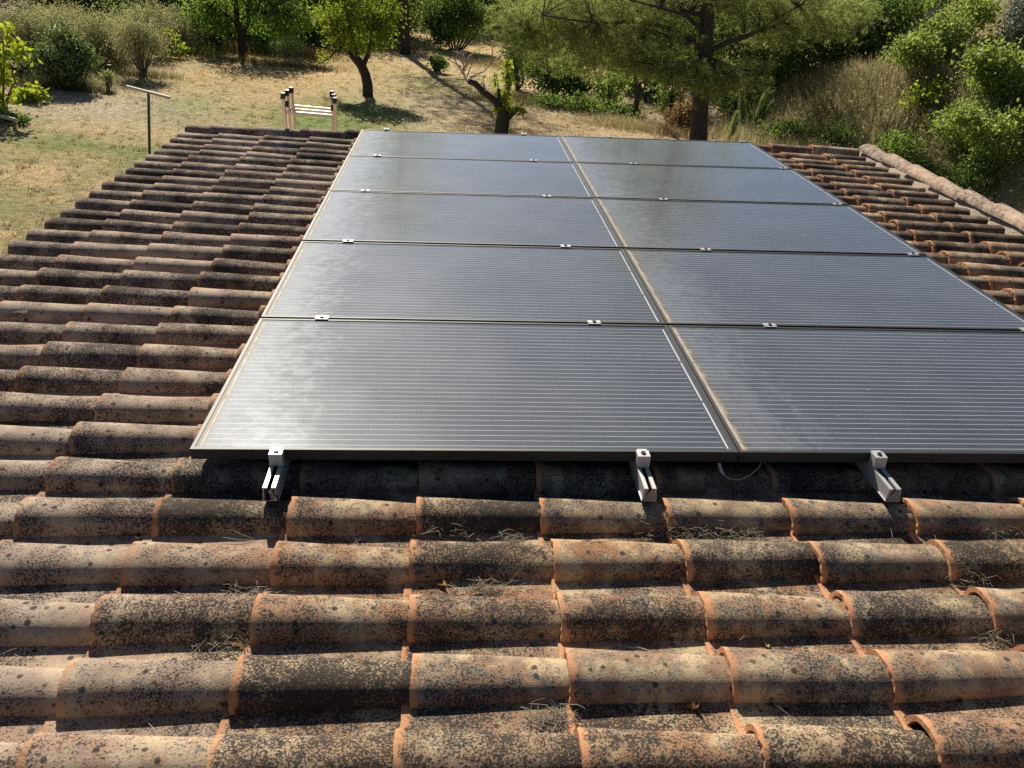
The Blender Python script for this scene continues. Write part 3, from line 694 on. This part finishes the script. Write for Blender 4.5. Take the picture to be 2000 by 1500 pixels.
shrub('low_bush', 'small black green bush alone on the lawn right of the tall pine trunk', 'bush', (856, 142), [(858, 126, 16, 12, 60, 0), (846, 120, 8, 6, 14, 0)], (.16, .06), M['lf_dark'], 66, 14, .10, n_st=4, bias=(0, 0, .8))
shrub('fig_tree', 'large leaved bright green fig branches entering at the left edge', 'fig tree', (2, 226), [(8, 60, 10, 10, 6, 0), (2, 100, 14, 18, 16, 0), (40, 92, 8, 10, 6, 0), (42, 112, 7, 8, 4, 0), (2, 145, 14, 20, 22, 0), (0, 190, 16, 20, 24, 0)], (.20, .14), M['lf_fresh'], 67, 6, .13, n_st=6, twigs=.7)
shrub('vine_bush', 'low bright green vine bush spreading at the foot of the fig', 'bush', (60, 200), [(62, 184, 24, 10, 30, 0), (40, 194, 24, 8, 22, 0)], (.17, .13), M['lf_fresh'], 68, 9, .10)
shrub('sapling', 'little yellowish sapling standing alone on the bare ground', 'sapling', (212, 178), [(212, 158, 9, 16, 30, 0), (209, 145, 4, 8, 6, 0)], (.16, .03), M['lf_olive'], 69, 12, .08, n_st=5, bias=(0, 0, 1.5))
shrub('grey_plant', 'dark leafy plant on the ground beside the pole at left edge', 'plant', (16, 240), [(14, 232, 20, 8, 24, 0), (45, 236, 14, 6, 14, 0)], (.13, .08), M['lf_dark'], 70, 9, .09, n_st=3)

# undergrowth right of the dead tree, in the pines' shade
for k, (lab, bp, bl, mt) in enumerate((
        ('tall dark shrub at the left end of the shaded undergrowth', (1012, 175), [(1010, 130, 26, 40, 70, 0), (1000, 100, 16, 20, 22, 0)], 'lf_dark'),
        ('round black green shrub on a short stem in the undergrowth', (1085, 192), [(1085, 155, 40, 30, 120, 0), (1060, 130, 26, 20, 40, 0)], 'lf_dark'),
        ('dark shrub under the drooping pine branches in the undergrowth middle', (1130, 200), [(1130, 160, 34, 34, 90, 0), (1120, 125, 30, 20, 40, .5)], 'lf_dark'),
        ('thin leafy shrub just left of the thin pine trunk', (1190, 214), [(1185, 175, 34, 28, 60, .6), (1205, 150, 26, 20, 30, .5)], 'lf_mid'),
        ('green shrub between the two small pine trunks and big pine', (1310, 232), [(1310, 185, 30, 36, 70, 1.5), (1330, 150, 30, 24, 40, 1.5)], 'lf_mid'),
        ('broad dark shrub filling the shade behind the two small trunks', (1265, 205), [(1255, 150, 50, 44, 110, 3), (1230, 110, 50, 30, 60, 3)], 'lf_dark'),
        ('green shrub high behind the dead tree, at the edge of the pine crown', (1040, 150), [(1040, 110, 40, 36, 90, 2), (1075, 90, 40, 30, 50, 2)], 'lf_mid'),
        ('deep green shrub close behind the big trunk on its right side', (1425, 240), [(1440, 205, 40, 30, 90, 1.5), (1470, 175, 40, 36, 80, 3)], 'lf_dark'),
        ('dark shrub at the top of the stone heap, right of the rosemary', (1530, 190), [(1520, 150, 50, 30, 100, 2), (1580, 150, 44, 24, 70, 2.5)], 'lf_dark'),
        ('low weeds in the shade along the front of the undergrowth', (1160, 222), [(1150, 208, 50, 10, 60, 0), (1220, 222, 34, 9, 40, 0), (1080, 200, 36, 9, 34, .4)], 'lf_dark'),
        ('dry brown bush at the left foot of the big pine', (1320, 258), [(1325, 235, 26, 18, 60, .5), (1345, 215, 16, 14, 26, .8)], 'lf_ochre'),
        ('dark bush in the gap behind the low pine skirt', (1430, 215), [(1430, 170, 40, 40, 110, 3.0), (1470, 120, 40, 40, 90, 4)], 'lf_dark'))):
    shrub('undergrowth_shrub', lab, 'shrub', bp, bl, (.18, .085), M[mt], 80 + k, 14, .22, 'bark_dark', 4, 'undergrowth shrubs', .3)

# ------------------------------------------------------------------ the bank on the right
for k, (px, py, h, n) in enumerate(((1422, 278, 62, 26), (1447, 262, 90, 34), (1470, 262, 85, 44))):
    b = hitT(px, py); s = SCL(b); r = np.random.default_rng(90 + k); Y = float(b[1])
    t = thing('rosemary', ('short upright rosemary spike nearest the panel edge', 'tall thin rosemary spike in the middle of three', 'broad rosemary with several spikes beside the rocks')[k], 'rosemary', b, 'rosemary plants')
    mb = MB(); Cs = []; Ds = []
    for i in range((3, 3, 7)[k]):
        tip = P(px + (10, 4, 22)[k] + r.normal(0, (4, 4, 13)[k]), py - h * r.uniform(.65, 1.05), Y + r.normal(0, .15)); pts = limb(mb, np.array([r.normal(0, .08), r.normal(0, .08), 0]), tip - b, .02, .006, r, 5, .03, 4)
        for f in np.linspace(.25, 1, n):
            p_ = b + (tip - b) * f; Cs.append(p_ + r.normal(size=3) * .06 * (1.25 - f)); Ds.append((tip - b) / np.linalg.norm(tip - b))
    mb.build('stems', M['bark_grey'], t)
    V_, F_ = needle_arrays(np.array(Cs), np.array(Ds), 26, .14, .016, r, .5); link('leaves', np_mesh('leaves', V_ - b, F_, M['lf_rosemary']), t)
rk = np.random.default_rng(4); stone_v = []
import mathutils
def stone_mesh(seed):
    r = np.random.default_rng(seed); b_ = bmesh.new(); bmesh.ops.create_icosphere(b_, subdivisions=2, radius=1)
    ax = r.uniform(.6, 1.1, 3); pl_ = [(nrm(r.normal(size=3)), r.uniform(.55, .85)) for _ in range(7)]
    for v in b_.verts:
        c = np.array(v.co)
        for nn, d in pl_:
            e = c @ nn
            if e > d: c = c - nn * (e - d)
        v.co = c * ax
    me = bpy.data.meshes.new('stone'); b_.to_mesh(me); b_.free(); me.materials.append(M['stone']); return me
stones = [stone_mesh(k) for k in range(4)]
for k, (px, py, rp) in enumerate(((1492, 212, 8), (1504, 207, 7), (1494, 226, 8), (1508, 224, 9), (1500, 238, 9), (1516, 238, 8), (1488, 240, 7), (1520, 222, 7))):
    b = hitT(px, py + rp); o = link('stone', stones[k % 4], None, b + np.array([0, 0, rp / SCL(b) * .4]), tuple(rk.uniform(0, 6, 3))); o.scale = [rp / SCL(b)] * 3
    tag(o, 'pale rough stone, ' + ('left one at the top of the heap by the rosemary', 'right one at the top of the heap by the rosemary', 'second down on the left side of the heap', 'biggest, in the middle of the heap', 'low in the middle of the heap', 'low on the right side of the heap', 'lowest on the left, next to the rosemary', 'farthest right in the heap, on the grass')[k], 'stone', 'stones heaped at the foot of the bank')
def bank(name, label, bpx, bl, leaf, mat, seed, per=12, cl=.2, group=None, **k): return shrub(name, label, 'shrub', bpx, bl, leaf, M[mat], seed, per, cl, 'bark_grey', 5, group, .3, **k)
bank('ivy_shrub', 'low dark ivy behind the far corner of the panels', (1545, 288), [(1530, 268, 40, 18, 110, 0), (1590, 278, 34, 14, 70, 0), (1560, 255, 24, 10, 30, .4)], (.15, .11), 'lf_dark', 101)
bank('hedge_shrub', 'tall bright leafed shrub sloping up the bank at upper right', (1815, 140), [(1800, 100, 42, 34, 110, 0), (1850, 65, 50, 36, 130, .8), (1765, 100, 22, 22, 40, -.4), (1905, 25, 46, 34, 110, 1.5), (1840, 110, 36, 24, 60, .6)], (.17, .10), 'lf_broad', 102)
bank('hedge_shrub', 'wide leafy shrub in full sun at the right edge, middle height', (1955, 200), [(1960, 130, 60, 36, 130, 0), (1920, 120, 34, 30, 60, 0), (1985, 180, 44, 34, 90, 0), (1930, 165, 30, 26, 50, .3)], (.17, .11), 'lf_broad', 103)
bank('hedge_shrub', 'sprawling leafy shrub above the ridge tiles at right edge', (1950, 330), [(1940, 260, 50, 30, 90, 0), (1980, 310, 40, 36, 90, 0), (1915, 320, 28, 30, 50, 0), (1880, 230, 40, 22, 60, .5), (1990, 240, 30, 30, 40, .4)], (.15, .10), 'lf_broad', 104)
bank('hedge_shrub', 'low bright green shrub on the dry grass in the bank middle', (1815, 212), [(1810, 190, 30, 16, 50, 0), (1840, 175, 24, 12, 26, .4), (1780, 205, 16, 10, 14, 0)], (.16, .10), 'lf_fresh', 105, 9)
bank('silver_shrub', 'silvery leafed shrub in the top right corner', (1990, 90), [(1985, 60, 30, 22, 80, 0), (1990, 20, 26, 24, 60, .3)], (.14, .08), 'lf_silver', 106)
bank('bramble', 'dark tangled bramble hanging close behind the ridge tiles', (1870, 385), [(1880, 352, 50, 22, 90, 0), (1960, 375, 40, 18, 60, 0), (1800, 330, 36, 18, 50, .8)], (.13, .08), 'lf_dark', 107)
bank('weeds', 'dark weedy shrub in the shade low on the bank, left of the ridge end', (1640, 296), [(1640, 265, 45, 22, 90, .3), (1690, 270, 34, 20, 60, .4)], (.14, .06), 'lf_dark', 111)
bank('weeds', 'shaded green weeds low on the bank above the ridge tiles', (1765, 318), [(1760, 285, 50, 24, 90, .3), (1820, 300, 30, 20, 50, .2)], (.14, .06), 'lf_mid', 112)
bank('weeds', 'mixed weeds and stems between the sunlit shrubs at the right', (1890, 300), [(1880, 270, 36, 22, 60, .3), (1850, 240, 30, 20, 40, .6), (1920, 215, 30, 18, 40, .6)], (.14, .06), 'lf_broad', 113)
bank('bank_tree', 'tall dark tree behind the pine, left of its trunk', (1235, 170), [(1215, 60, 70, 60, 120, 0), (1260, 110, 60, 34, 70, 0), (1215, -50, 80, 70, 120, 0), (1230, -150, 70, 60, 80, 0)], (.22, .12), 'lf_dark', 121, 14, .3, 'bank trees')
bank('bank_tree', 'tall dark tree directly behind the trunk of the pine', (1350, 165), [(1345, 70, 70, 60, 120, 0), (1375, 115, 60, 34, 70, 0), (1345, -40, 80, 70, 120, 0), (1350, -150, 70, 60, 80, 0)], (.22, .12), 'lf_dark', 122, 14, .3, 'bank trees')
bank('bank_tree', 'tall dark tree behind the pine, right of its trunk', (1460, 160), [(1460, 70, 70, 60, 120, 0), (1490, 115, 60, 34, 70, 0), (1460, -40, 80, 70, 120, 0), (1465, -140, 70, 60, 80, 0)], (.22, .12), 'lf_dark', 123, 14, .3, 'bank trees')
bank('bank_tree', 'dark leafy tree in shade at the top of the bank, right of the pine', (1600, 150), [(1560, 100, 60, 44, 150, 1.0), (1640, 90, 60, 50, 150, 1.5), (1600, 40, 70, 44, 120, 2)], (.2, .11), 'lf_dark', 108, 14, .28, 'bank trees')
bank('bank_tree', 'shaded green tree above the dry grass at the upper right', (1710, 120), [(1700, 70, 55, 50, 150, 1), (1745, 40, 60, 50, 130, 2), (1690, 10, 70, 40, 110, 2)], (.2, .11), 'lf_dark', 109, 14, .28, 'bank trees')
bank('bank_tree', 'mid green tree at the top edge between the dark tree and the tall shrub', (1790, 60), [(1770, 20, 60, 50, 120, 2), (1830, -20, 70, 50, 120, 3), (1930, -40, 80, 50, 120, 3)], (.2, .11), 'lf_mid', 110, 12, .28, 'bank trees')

# ------------------------------------------------------------------ far woodland and ground cover
r = np.random.default_rng(77); cs = []; tk = MB(); tk0 = np.array([0., 70., GZ])
for k in range(190):
    x = r.uniform(-42, 30); y = float(np.interp(x, [-40, -24, -14, -9, -5, -2, 1, 4, 8, 12, 20], [43, 44, 46, 50, 55, 62, 70, 69, 60, 52, 50])) + abs(r.normal(0, 5)) + .5
    if -27 < x < -17 and y < 50: continue
    hgt = r.uniform(3.5, 9) * (.75 if x < -10 else 1); z0 = float(terrain(x, y)); wd = r.uniform(1.6, 2.8)
    for j in range(5):
        f = (j + .3) / 5; rr = wd * (.75 + .5 * math.sin(math.pi * min(1, f + .2)))
        cs.append(in_ellipsoid(24, (x + r.normal(0, .4), y + r.normal(0, .4), z0 + .3 + hgt * f), (rr, rr, hgt * .14), r, .4))
    tk.tube([np.array([x, y, z0 - .3]) - tk0, np.array([x + r.normal(0, .3), y, z0 + hgt * .8]) - tk0], [.16, .05], 5, False)
Cc = np.concatenate(cs); Cc = np.repeat(Cc, 12, 0) + r.normal(size=(len(Cc) * 12, 3)) * .34
V_, F_ = leaf_arrays(Cc, .30, .17, r)
wood = tag(link('woodland', None, None, tk0), 'dark green wood closing the view behind the lawn and orchard', None, None, 'stuff')
M['lf_wood'] = leaf_mat('wood_leaf', (0.092, 0.172, 0.073), (0.264, 0.37, 0.132), .5, .0, (0.518, 0.62, 0.111))
o = link('foliage', np_mesh('foliage', V_ - tk0, F_, M['lf_wood']), wood); o['kind'] = 'stuff'
o = tk.build('trunks', M['bark_dark'], wood); o['kind'] = 'stuff'

def blades(C, h, wdt, colr, r, lean=.35):
    n = len(C); a = nrm(np.c_[r.normal(0, lean, n), r.normal(0, lean, n), np.ones(n)]); t_ = r.uniform(0, 6.283, n); b_ = np.c_[np.cos(t_), np.sin(t_), np.zeros(n)] * (wdt * .5)[:, None]
    V_ = np.empty((n, 3, 3)); V_[:, 0] = C - b_; V_[:, 1] = C + b_; V_[:, 2] = C + a * h[:, None]
    return V_.reshape(-1, 3), np.arange(3 * n).reshape(n, 3), np.repeat(colr, 3, 0)
n = 19000; az = r.uniform(R(-38), R(36), n); d = np.exp(r.uniform(math.log(9), math.log(62), n)); x = CAM[0] + d * np.sin(az); y = CAM[1] + d * np.cos(az)
keep = ~((x > -1.6) & (x < 4.8) & (y < 5.6)) & (x < bank_base(y) + .5); x, y, d = x[keep], y[keep], d[keep]; n = len(x)
per = 11; tx = np.repeat(x, per) + r.normal(0, .06, n * per); ty = np.repeat(y, per) + r.normal(0, .06, n * per); hh = np.repeat(r.gamma(2.0, .03, n), per) * r.uniform(.5, 1.3, n * per)
cc = lawn_colour(tx, ty) * np.repeat(r.uniform(.42, 1.3, n), per)[:, None] * r.uniform(.8, 1.2, (n * per, 1)); cc = np.clip(cc, 0, 1)
V_, F_, c3 = blades(np.c_[tx, ty, terrain(tx, ty) - .005], hh + .01, np.repeat(.008 + d * .0006, per), cc, r, .5)
tag(link('grass', np_mesh('grass', V_, F_, M['blade'], False, c3)), 'short dry grass tufts over the lawn', None, None, 'stuff')
# long grass: bank, and skirts at tree feet
Cx = []; Hh = []; Kc = []
def long_grass(cx, cy, rx, ry, n, h, c1, c2):
    a = r.normal(0, .5, n) * rx + cx; b_ = r.normal(0, .5, n) * ry + cy; Cx.append(np.c_[a, b_, terrain(a, b_) - .02]); Hh.append(h * r.uniform(.4, 1.2, n))
    f = np.clip(r.normal(.5, .25, n) + .8 * (fbm(a * .8, b_ * .8, 61, 3) - .5), 0, 1)[:, None]; Kc.append(np.asarray(c1) + (np.asarray(c2) - np.asarray(c1)) * f)
for (px, py, rx, ry, n_, h_) in ((1600, 225, 3.6, 2.5, 16000, .62), (1700, 200, 3.6, 3.0, 16000, .62), (1780, 250, 3.2, 2.5, 10000, .55), (1550, 190, 2.2, 2.5, 6000, .6), (1860, 190, 3.0, 2.5, 8000, .5), (1650, 270, 3.0, 2.0, 9000, .5), (1850, 290, 3.0, 2.5, 8000, .5), (1950, 230, 3, 3, 6000, .5)):
    p_ = hitT(px, py); long_grass(p_[0], p_[1], rx, ry, n_, h_, (.17, .185, .06), (.56, .46, .26))
for (px, py, rx, ry, n_, h_, c1, c2) in ((125, 172, 1.3, .5, 2600, .45, (.12, .13, .05), (.24, .22, .10)), (280, 148, 1.3, .5, 1600, .35, (.18, .17, .07), (.36, .30, .15)), (40, 150, 2.4, .8, 2400, .5, (.16, .16, .07), (.34, .28, .14)), (540, 128, 3.2, .7, 2600, .35, (.30, .24, .10), (.46, .34, .16)),
                                         (440, 98, 2.6, 1., 2400, .55, (.22, .20, .07), (.46, .34, .15)), (360, 104, 1.6, 1., 1500, .6, (.18, .22, .05), (.34, .34, .10)), (640, 98, 2.2, 1.2, 1500, .5, (.30, .2, .10), (.44, .3, .15)), (770, 95, 1.6, 1.5, 1500, .4, (.28, .22, .1), (.44, .33, .16)),
                                         (1100, 205, 4.2, 1.4, 4200, .4, (.14, .15, .05), (.36, .29, .13)), (1230, 245, 2.2, 1.2, 2600, .35, (.22, .19, .08), (.46, .36, .19)), (1330, 262, 1.6, 1.0, 2600, .35, (.20, .14, .07), (.42, .30, .17)), (980, 130, 2.0, 2.0, 1400, .4, (.28, .22, .1), (.42, .32, .15)), (600, 110, 1.8, 1.0, 1500, .5, (.3, .22, .1), (.48, .34, .16))):
    p_ = hitT(px, py); long_grass(p_[0], p_[1], rx, ry, n_, h_, c1, c2)
C_ = np.concatenate(Cx); H_ = np.concatenate(Hh); K_ = np.concatenate(Kc)
V_, F_, c3 = blades(C_, H_, np.full(len(C_), .022), K_, r, .28)
sd = r.uniform(0, 1, len(C_)) < .05; hd = C_[sd] + np.c_[np.zeros((sd.sum(), 2)), H_[sd]]
lv, lf = leaf_arrays(hd, .07, .045, r); F2 = np.concatenate([np.c_[F_, F_[:, 2]][:, :3]])
tag(link('long_grass', np_mesh('long_grass', V_, F2, M['blade'], False, c3)), 'tall dry grass on the bank and round the tree feet', None, None, 'stuff')
tag(link('seed_heads', np_mesh('seed_heads', lv, lf, M['blade'], False, np.tile([.52, .46, .34], (len(lv), 1)))), 'pale dry seed heads above the long grass', None, None, 'stuff')

# ------------------------------------------------------------------ garden objects
# ladder: three nested sections leaning on the far gable
LB = np.array([-.51, 5.62, GZ]); lad = thing('ladder', 'triple aluminium extension ladder with black end caps leaning on the far gable', 'ladder', LB)
secs = [(-.735, -.290, .135, 5.585), (-.713, -.310, .150, 5.660), (-.690, -.335, .165, 5.735)]
for i, (xl, xr, zt, yy) in enumerate(secs):
    for x in (xl, xr):
        rp = MB().tube([], .01) if False else MB(); hw = .013; hd_ = .030
        x0b = x - .02; V8 = []
        for (zz, xx, yo) in ((GZ, x + .03, .95), (zt, x, 0)):
            for (dx, dy) in ((-hw, -hd_), (hw, -hd_), (hw, hd_), (-hw, hd_)): V8.append(np.array([xx + dx, yy + yo + dy, zz]) - LB)
        rp.add(V8, [(0, 3, 2, 1), (4, 5, 6, 7), (0, 1, 5, 4), (1, 2, 6, 5), (2, 3, 7, 6), (3, 0, 4, 7)]); rp.build('rail', M['alu_bright'], lad)
        cp = MB().box(x - hw - .003 - LB[0], x + hw + .003 - LB[0], yy - hd_ - .004 - LB[1], yy + hd_ + .004 - LB[1], zt - .035 - LB[2], zt + .012 - LB[2]); cp.build('end_cap', M['black_plastic'], lad)
        if i == 1:
            br_ = MB().box(x - .018 - LB[0], x + .018 - LB[0], yy - .05 - LB[1], yy - .034 - LB[1], zt - .125 - LB[2], zt - .075 - LB[2]); br_.build('guide_bracket', M['black_plastic'], lad)
    for zz in np.arange(zt - .155, GZ, -.28):
        f = (zt - zz) / (zt - GZ); yo = yy + .95 * f; rx = .03 * f
        rg = MB().box(xl + rx + .012 - LB[0], xr + rx - .012 - LB[0], yo - .016 - LB[1], yo + .016 - LB[1], zz - .012 - LB[2], zz + .012 - LB[2]); rg.build('rung', M['alu_bright'], lad)

# clothes line post
b = hitT(291, 310); Y = float(b[1]); s = SCL(b)
cp_ = thing('clothes_post', 'green steel T shaped clothes line post with a pale wooden crossbar', 'clothes post', b)
top = P(290, 182, Y); MB().tube([np.array([0, 0, -.2]), top - b], 5.2 / s / 2, 8).build('post', M['post_green'], cp_)
a0, a1 = P(247, 169, Y + .25), P(332, 191, Y - .25)
MB().tube([a0 - b, a1 - b], 2.9 / s, 4).build('crossbar', M['bar_grey'], cp_)
p0, p1 = hitT(-30, 236), hitT(38, 254)
pp = tag(link('pole', None, None, p0), 'grey metal pole lying low across the grass at the left edge', 'pole')
MB().tube([np.array([0, 0, .25]), p1 - p0 + np.array([0, 0, .25])], 3.4 / SCL(p0), 8).build('tube', M['bar_grey'], pp)
MB().tube([p1 - p0 + np.array([-.15, .05, -.1]), p1 - p0 + np.array([-.15, .05, .22])], .03, 6).build('leg', M['wood'], pp)

# neighbour's house at the top left
hb = P(-10, 40, 43.); hb[2] = float(terrain(hb[0], hb[1])); NHY = 43.
nh = thing('neighbour_house', 'corner of a distant house with pinkish tiled roof at the top left', 'house', hb)
e0, e1, r0, r1 = P(-120, 40, NHY), P(30, 34, NHY), P(-120, -14, NHY + 3.2), P(44, 6, NHY + 3.2)
quad = [v - hb for v in (e0, e1, r1, r0)]; dn = np.array([0, 0, .12])
MB().add([quad[0], quad[1], quad[2], quad[3], *[v - dn for v in quad]], [(0, 1, 2, 3), (7, 6, 5, 4), (0, 4, 5, 1), (1, 5, 6, 2), (2, 6, 7, 3), (3, 7, 4, 0)]).build('roof', simple('far_tile_base', (.26, .17, .13), .9), nh)
rt = MB(); nn = 26
for i in range(nn):
    f = (i + .5) / nn
    for k in range(7):
        g0, g1 = k / 7, (k + 1.15) / 7; A = quad[0] + (quad[1] - quad[0]) * f; B_ = quad[3] + (quad[2] - quad[3]) * f
        rt.tube([A + (B_ - A) * g0 + np.array([0, 0, .06]), A + (B_ - A) * min(1, g1) + np.array([0, 0, .02])], [.11, .085], 6, False)
o = rt.build('roof_tile', simple('far_tile', (.50, .36, .30), .9, 0, .4, 3), nh); o['kind'] = 'stuff'
wl = quad[1] - np.array([.3, -.3, .1]); wb2 = MB().add([quad[0] + [0, .5, -.13], wl + [0, .3, 0], wl * [1, 1, 0], quad[0] * [1, 1, 0] + [0, .5, 0]], [(0, 1, 2, 3)])
wb2.add([wl + [0, .3, 0], quad[2] + [-.3, 0, -.2], (quad[2] + [-.3, 0, 0]) * [1, 1, 0], wl * [1, 1, 0] + [0, .3, 0]], [(0, 1, 2, 3)]); wb2.build('wall', M['stucco'], nh)
ch = P(52, 12, NHY + 2.5) - hb; MB().box(ch[0] - .3, ch[0] + .3, ch[1] - .3, ch[1] + .3, 0, ch[2] + .5).build('chimney', M['stucco'], nh)

# ------------------------------------------------------------------ litter on the tiles
def needle_clump(u, v, n0, ru, rv, k, seed, grey=True, lab=None, h=.02):
    r = np.random.default_rng(seed); o3 = rw(u, v, n0); mb = MB()
    for i in range(int(k * 1.4)):
        c = np.array([np.clip(r.normal(0, ru * .8), -1.6 * ru, 1.6 * ru), np.clip(r.normal(0, rv), -1.6 * rv, 1.6 * rv), abs(r.normal(0, h * .75))]); a = r.normal(0, .9); L = r.uniform(.02, .055); d = np.array([math.cos(a), math.sin(a), r.normal(0, .3)]); bnd = r.normal(size=3) * L * .3
        pts = [c - d * L * .5, c + bnd * .5, c + d * L * .5 + bnd * .2]; pts = [RM @ np.array([p[0], p[1], max(p[2], .001)]) for p in pts]
        mb.tube(pts, [.0006, .0008, .0004], 3, False)
    return tag(mb.build('needle_clump', M['needle_dry'], None, loc=o3), lab, 'pine needles', 'clumps of dry pine needles on the tiles')
def roofpt(px, py, n):
    d = np.linalg.solve(RM, wray(px, py)); c = np.linalg.solve(RM, CAM); t_ = (n - c[2]) / d[2]; return c + d * t_
for k, (px, py, ru, rv, cnt, lab) in enumerate((
        (870, 1047, .055, .016, 170, 'grey clump of dry pine needles left of centre, below the panel shadow'), (1330, 1046, .075, .016, 180, 'long drift of grey pine needles between the middle two rails'), (1430, 1046, .05, .014, 90, 'thin scatter of pine needles running on from the long drift'),
        (1080, 1413, .032, .018, 110, 'grey clump of pine needles at the bottom, against a tile lip'), (1890, 1140, .035, .014, 110, 'tangled grey needle clump at right, in the upper channel'), (1940, 1255, .03, .018, 90, 'grey needle clump at the right edge, lower channel'),
        (495, 1160, .04, .012, 40, 'loose straw coloured needles by the left tile joint'), (1520, 1235, .05, .010, 50, 'dark needles lying along the channel at lower right'), (955, 1155, .06, .01, 60, 'flat brown needles along the channel under the middle tiles'), (1000, 1063, .03, .01, 40, 'small tuft of needles beside a tile lip near the middle'),
        (450, 1268, .05, .012, 50, 'needles and brown scraps in the channel at lower left'), (1950, 1050, .05, .012, 40, 'few curled needles in the channel at far right'))):
    p_ = roofpt(px, py, -.150); needle_clump(p_[0], p_[1], -.153, ru, rv, cnt, 200 + k, True, lab)
mb = MB(); r = np.random.default_rng(300); o3 = rw(2, 2, -.2)
for i in range(620):
    if r.uniform() < .82: u = r.uniform(3.33, 4.3); v = V0 + PV * (r.integers(2, 25) + .5) + r.normal(0, .03)
    else: u = r.uniform(-.3, 2.4); v = row_v(int(r.integers(-5, 1)) + .5) + r.normal(0, .018)
    c = np.array([u, v, -.152 + abs(r.normal(0, .012))]); a = r.normal(0, .8); L = r.uniform(.03, .09); d = np.array([math.cos(a), math.sin(a), r.normal(0, .2)])
    mb.tube([RM @ (c - d * L / 2) - o3, RM @ (c + r.normal(size=3) * L * .1) - o3, RM @ (c + d * L / 2) - o3], [.0006, .0008, .0004], 3, False)
tag(mb.build('pine_needles', M['needle_dry'], None, loc=o3), 'loose dry pine needles scattered in the tile channels', None, None, 'stuff')
# curled leaves and a twig
for k, (px, py, L, lab) in enumerate(((873, 1152, .030, 'curled brown dry leaf standing in the channel near the middle'), (470, 1272, .034, 'crumpled brown leaf scrap by the lower left tile joint'), (1490, 1245, .035, 'small pale dry leaf in the lower right channel'), (1350, 1375, .04, 'thin flat dry leaf on a tile near the bottom right'))):
    p_ = roofpt(px, py, -.14); o3 = rw(p_[0], p_[1], -.148); r = np.random.default_rng(400 + k); Vv = []; F = []
    for i in range(6):
        f = i / 5; wdt = L * .32 * math.sin(math.pi * (.08 + .84 * f))
        for j in (-1, 0, 1): Vv.append((L * (f - .5) + .004 * j, wdt * j, .004 + .012 * abs(j) + .018 * math.sin(3 * f + k)))
    for i in range(5):
        for j in range(2): F.append((i * 3 + j, i * 3 + j + 1, (i + 1) * 3 + j + 1, (i + 1) * 3 + j))
    tag(link('dry_leaf', np_mesh('dry_leaf', Vv, F, M['lf_ochre'], True), None, o3, (r.normal(0, .5), r.normal(0, .6), r.uniform(0, 6))), lab, 'dry leaf', 'dry leaves on the tiles')
p_ = roofpt(1245, 1267, -.148); tag(MB().tube([(-.025, .004, 0), (0, 0, .004), (.022, -.008, .002)], [.0035, .004, .003], 6).build('twig', M['twig_dead'], None, loc=rw(p_[0], p_[1], -.148)), 'short broken twig lying in a channel left of the lower right tiles', 'twig')
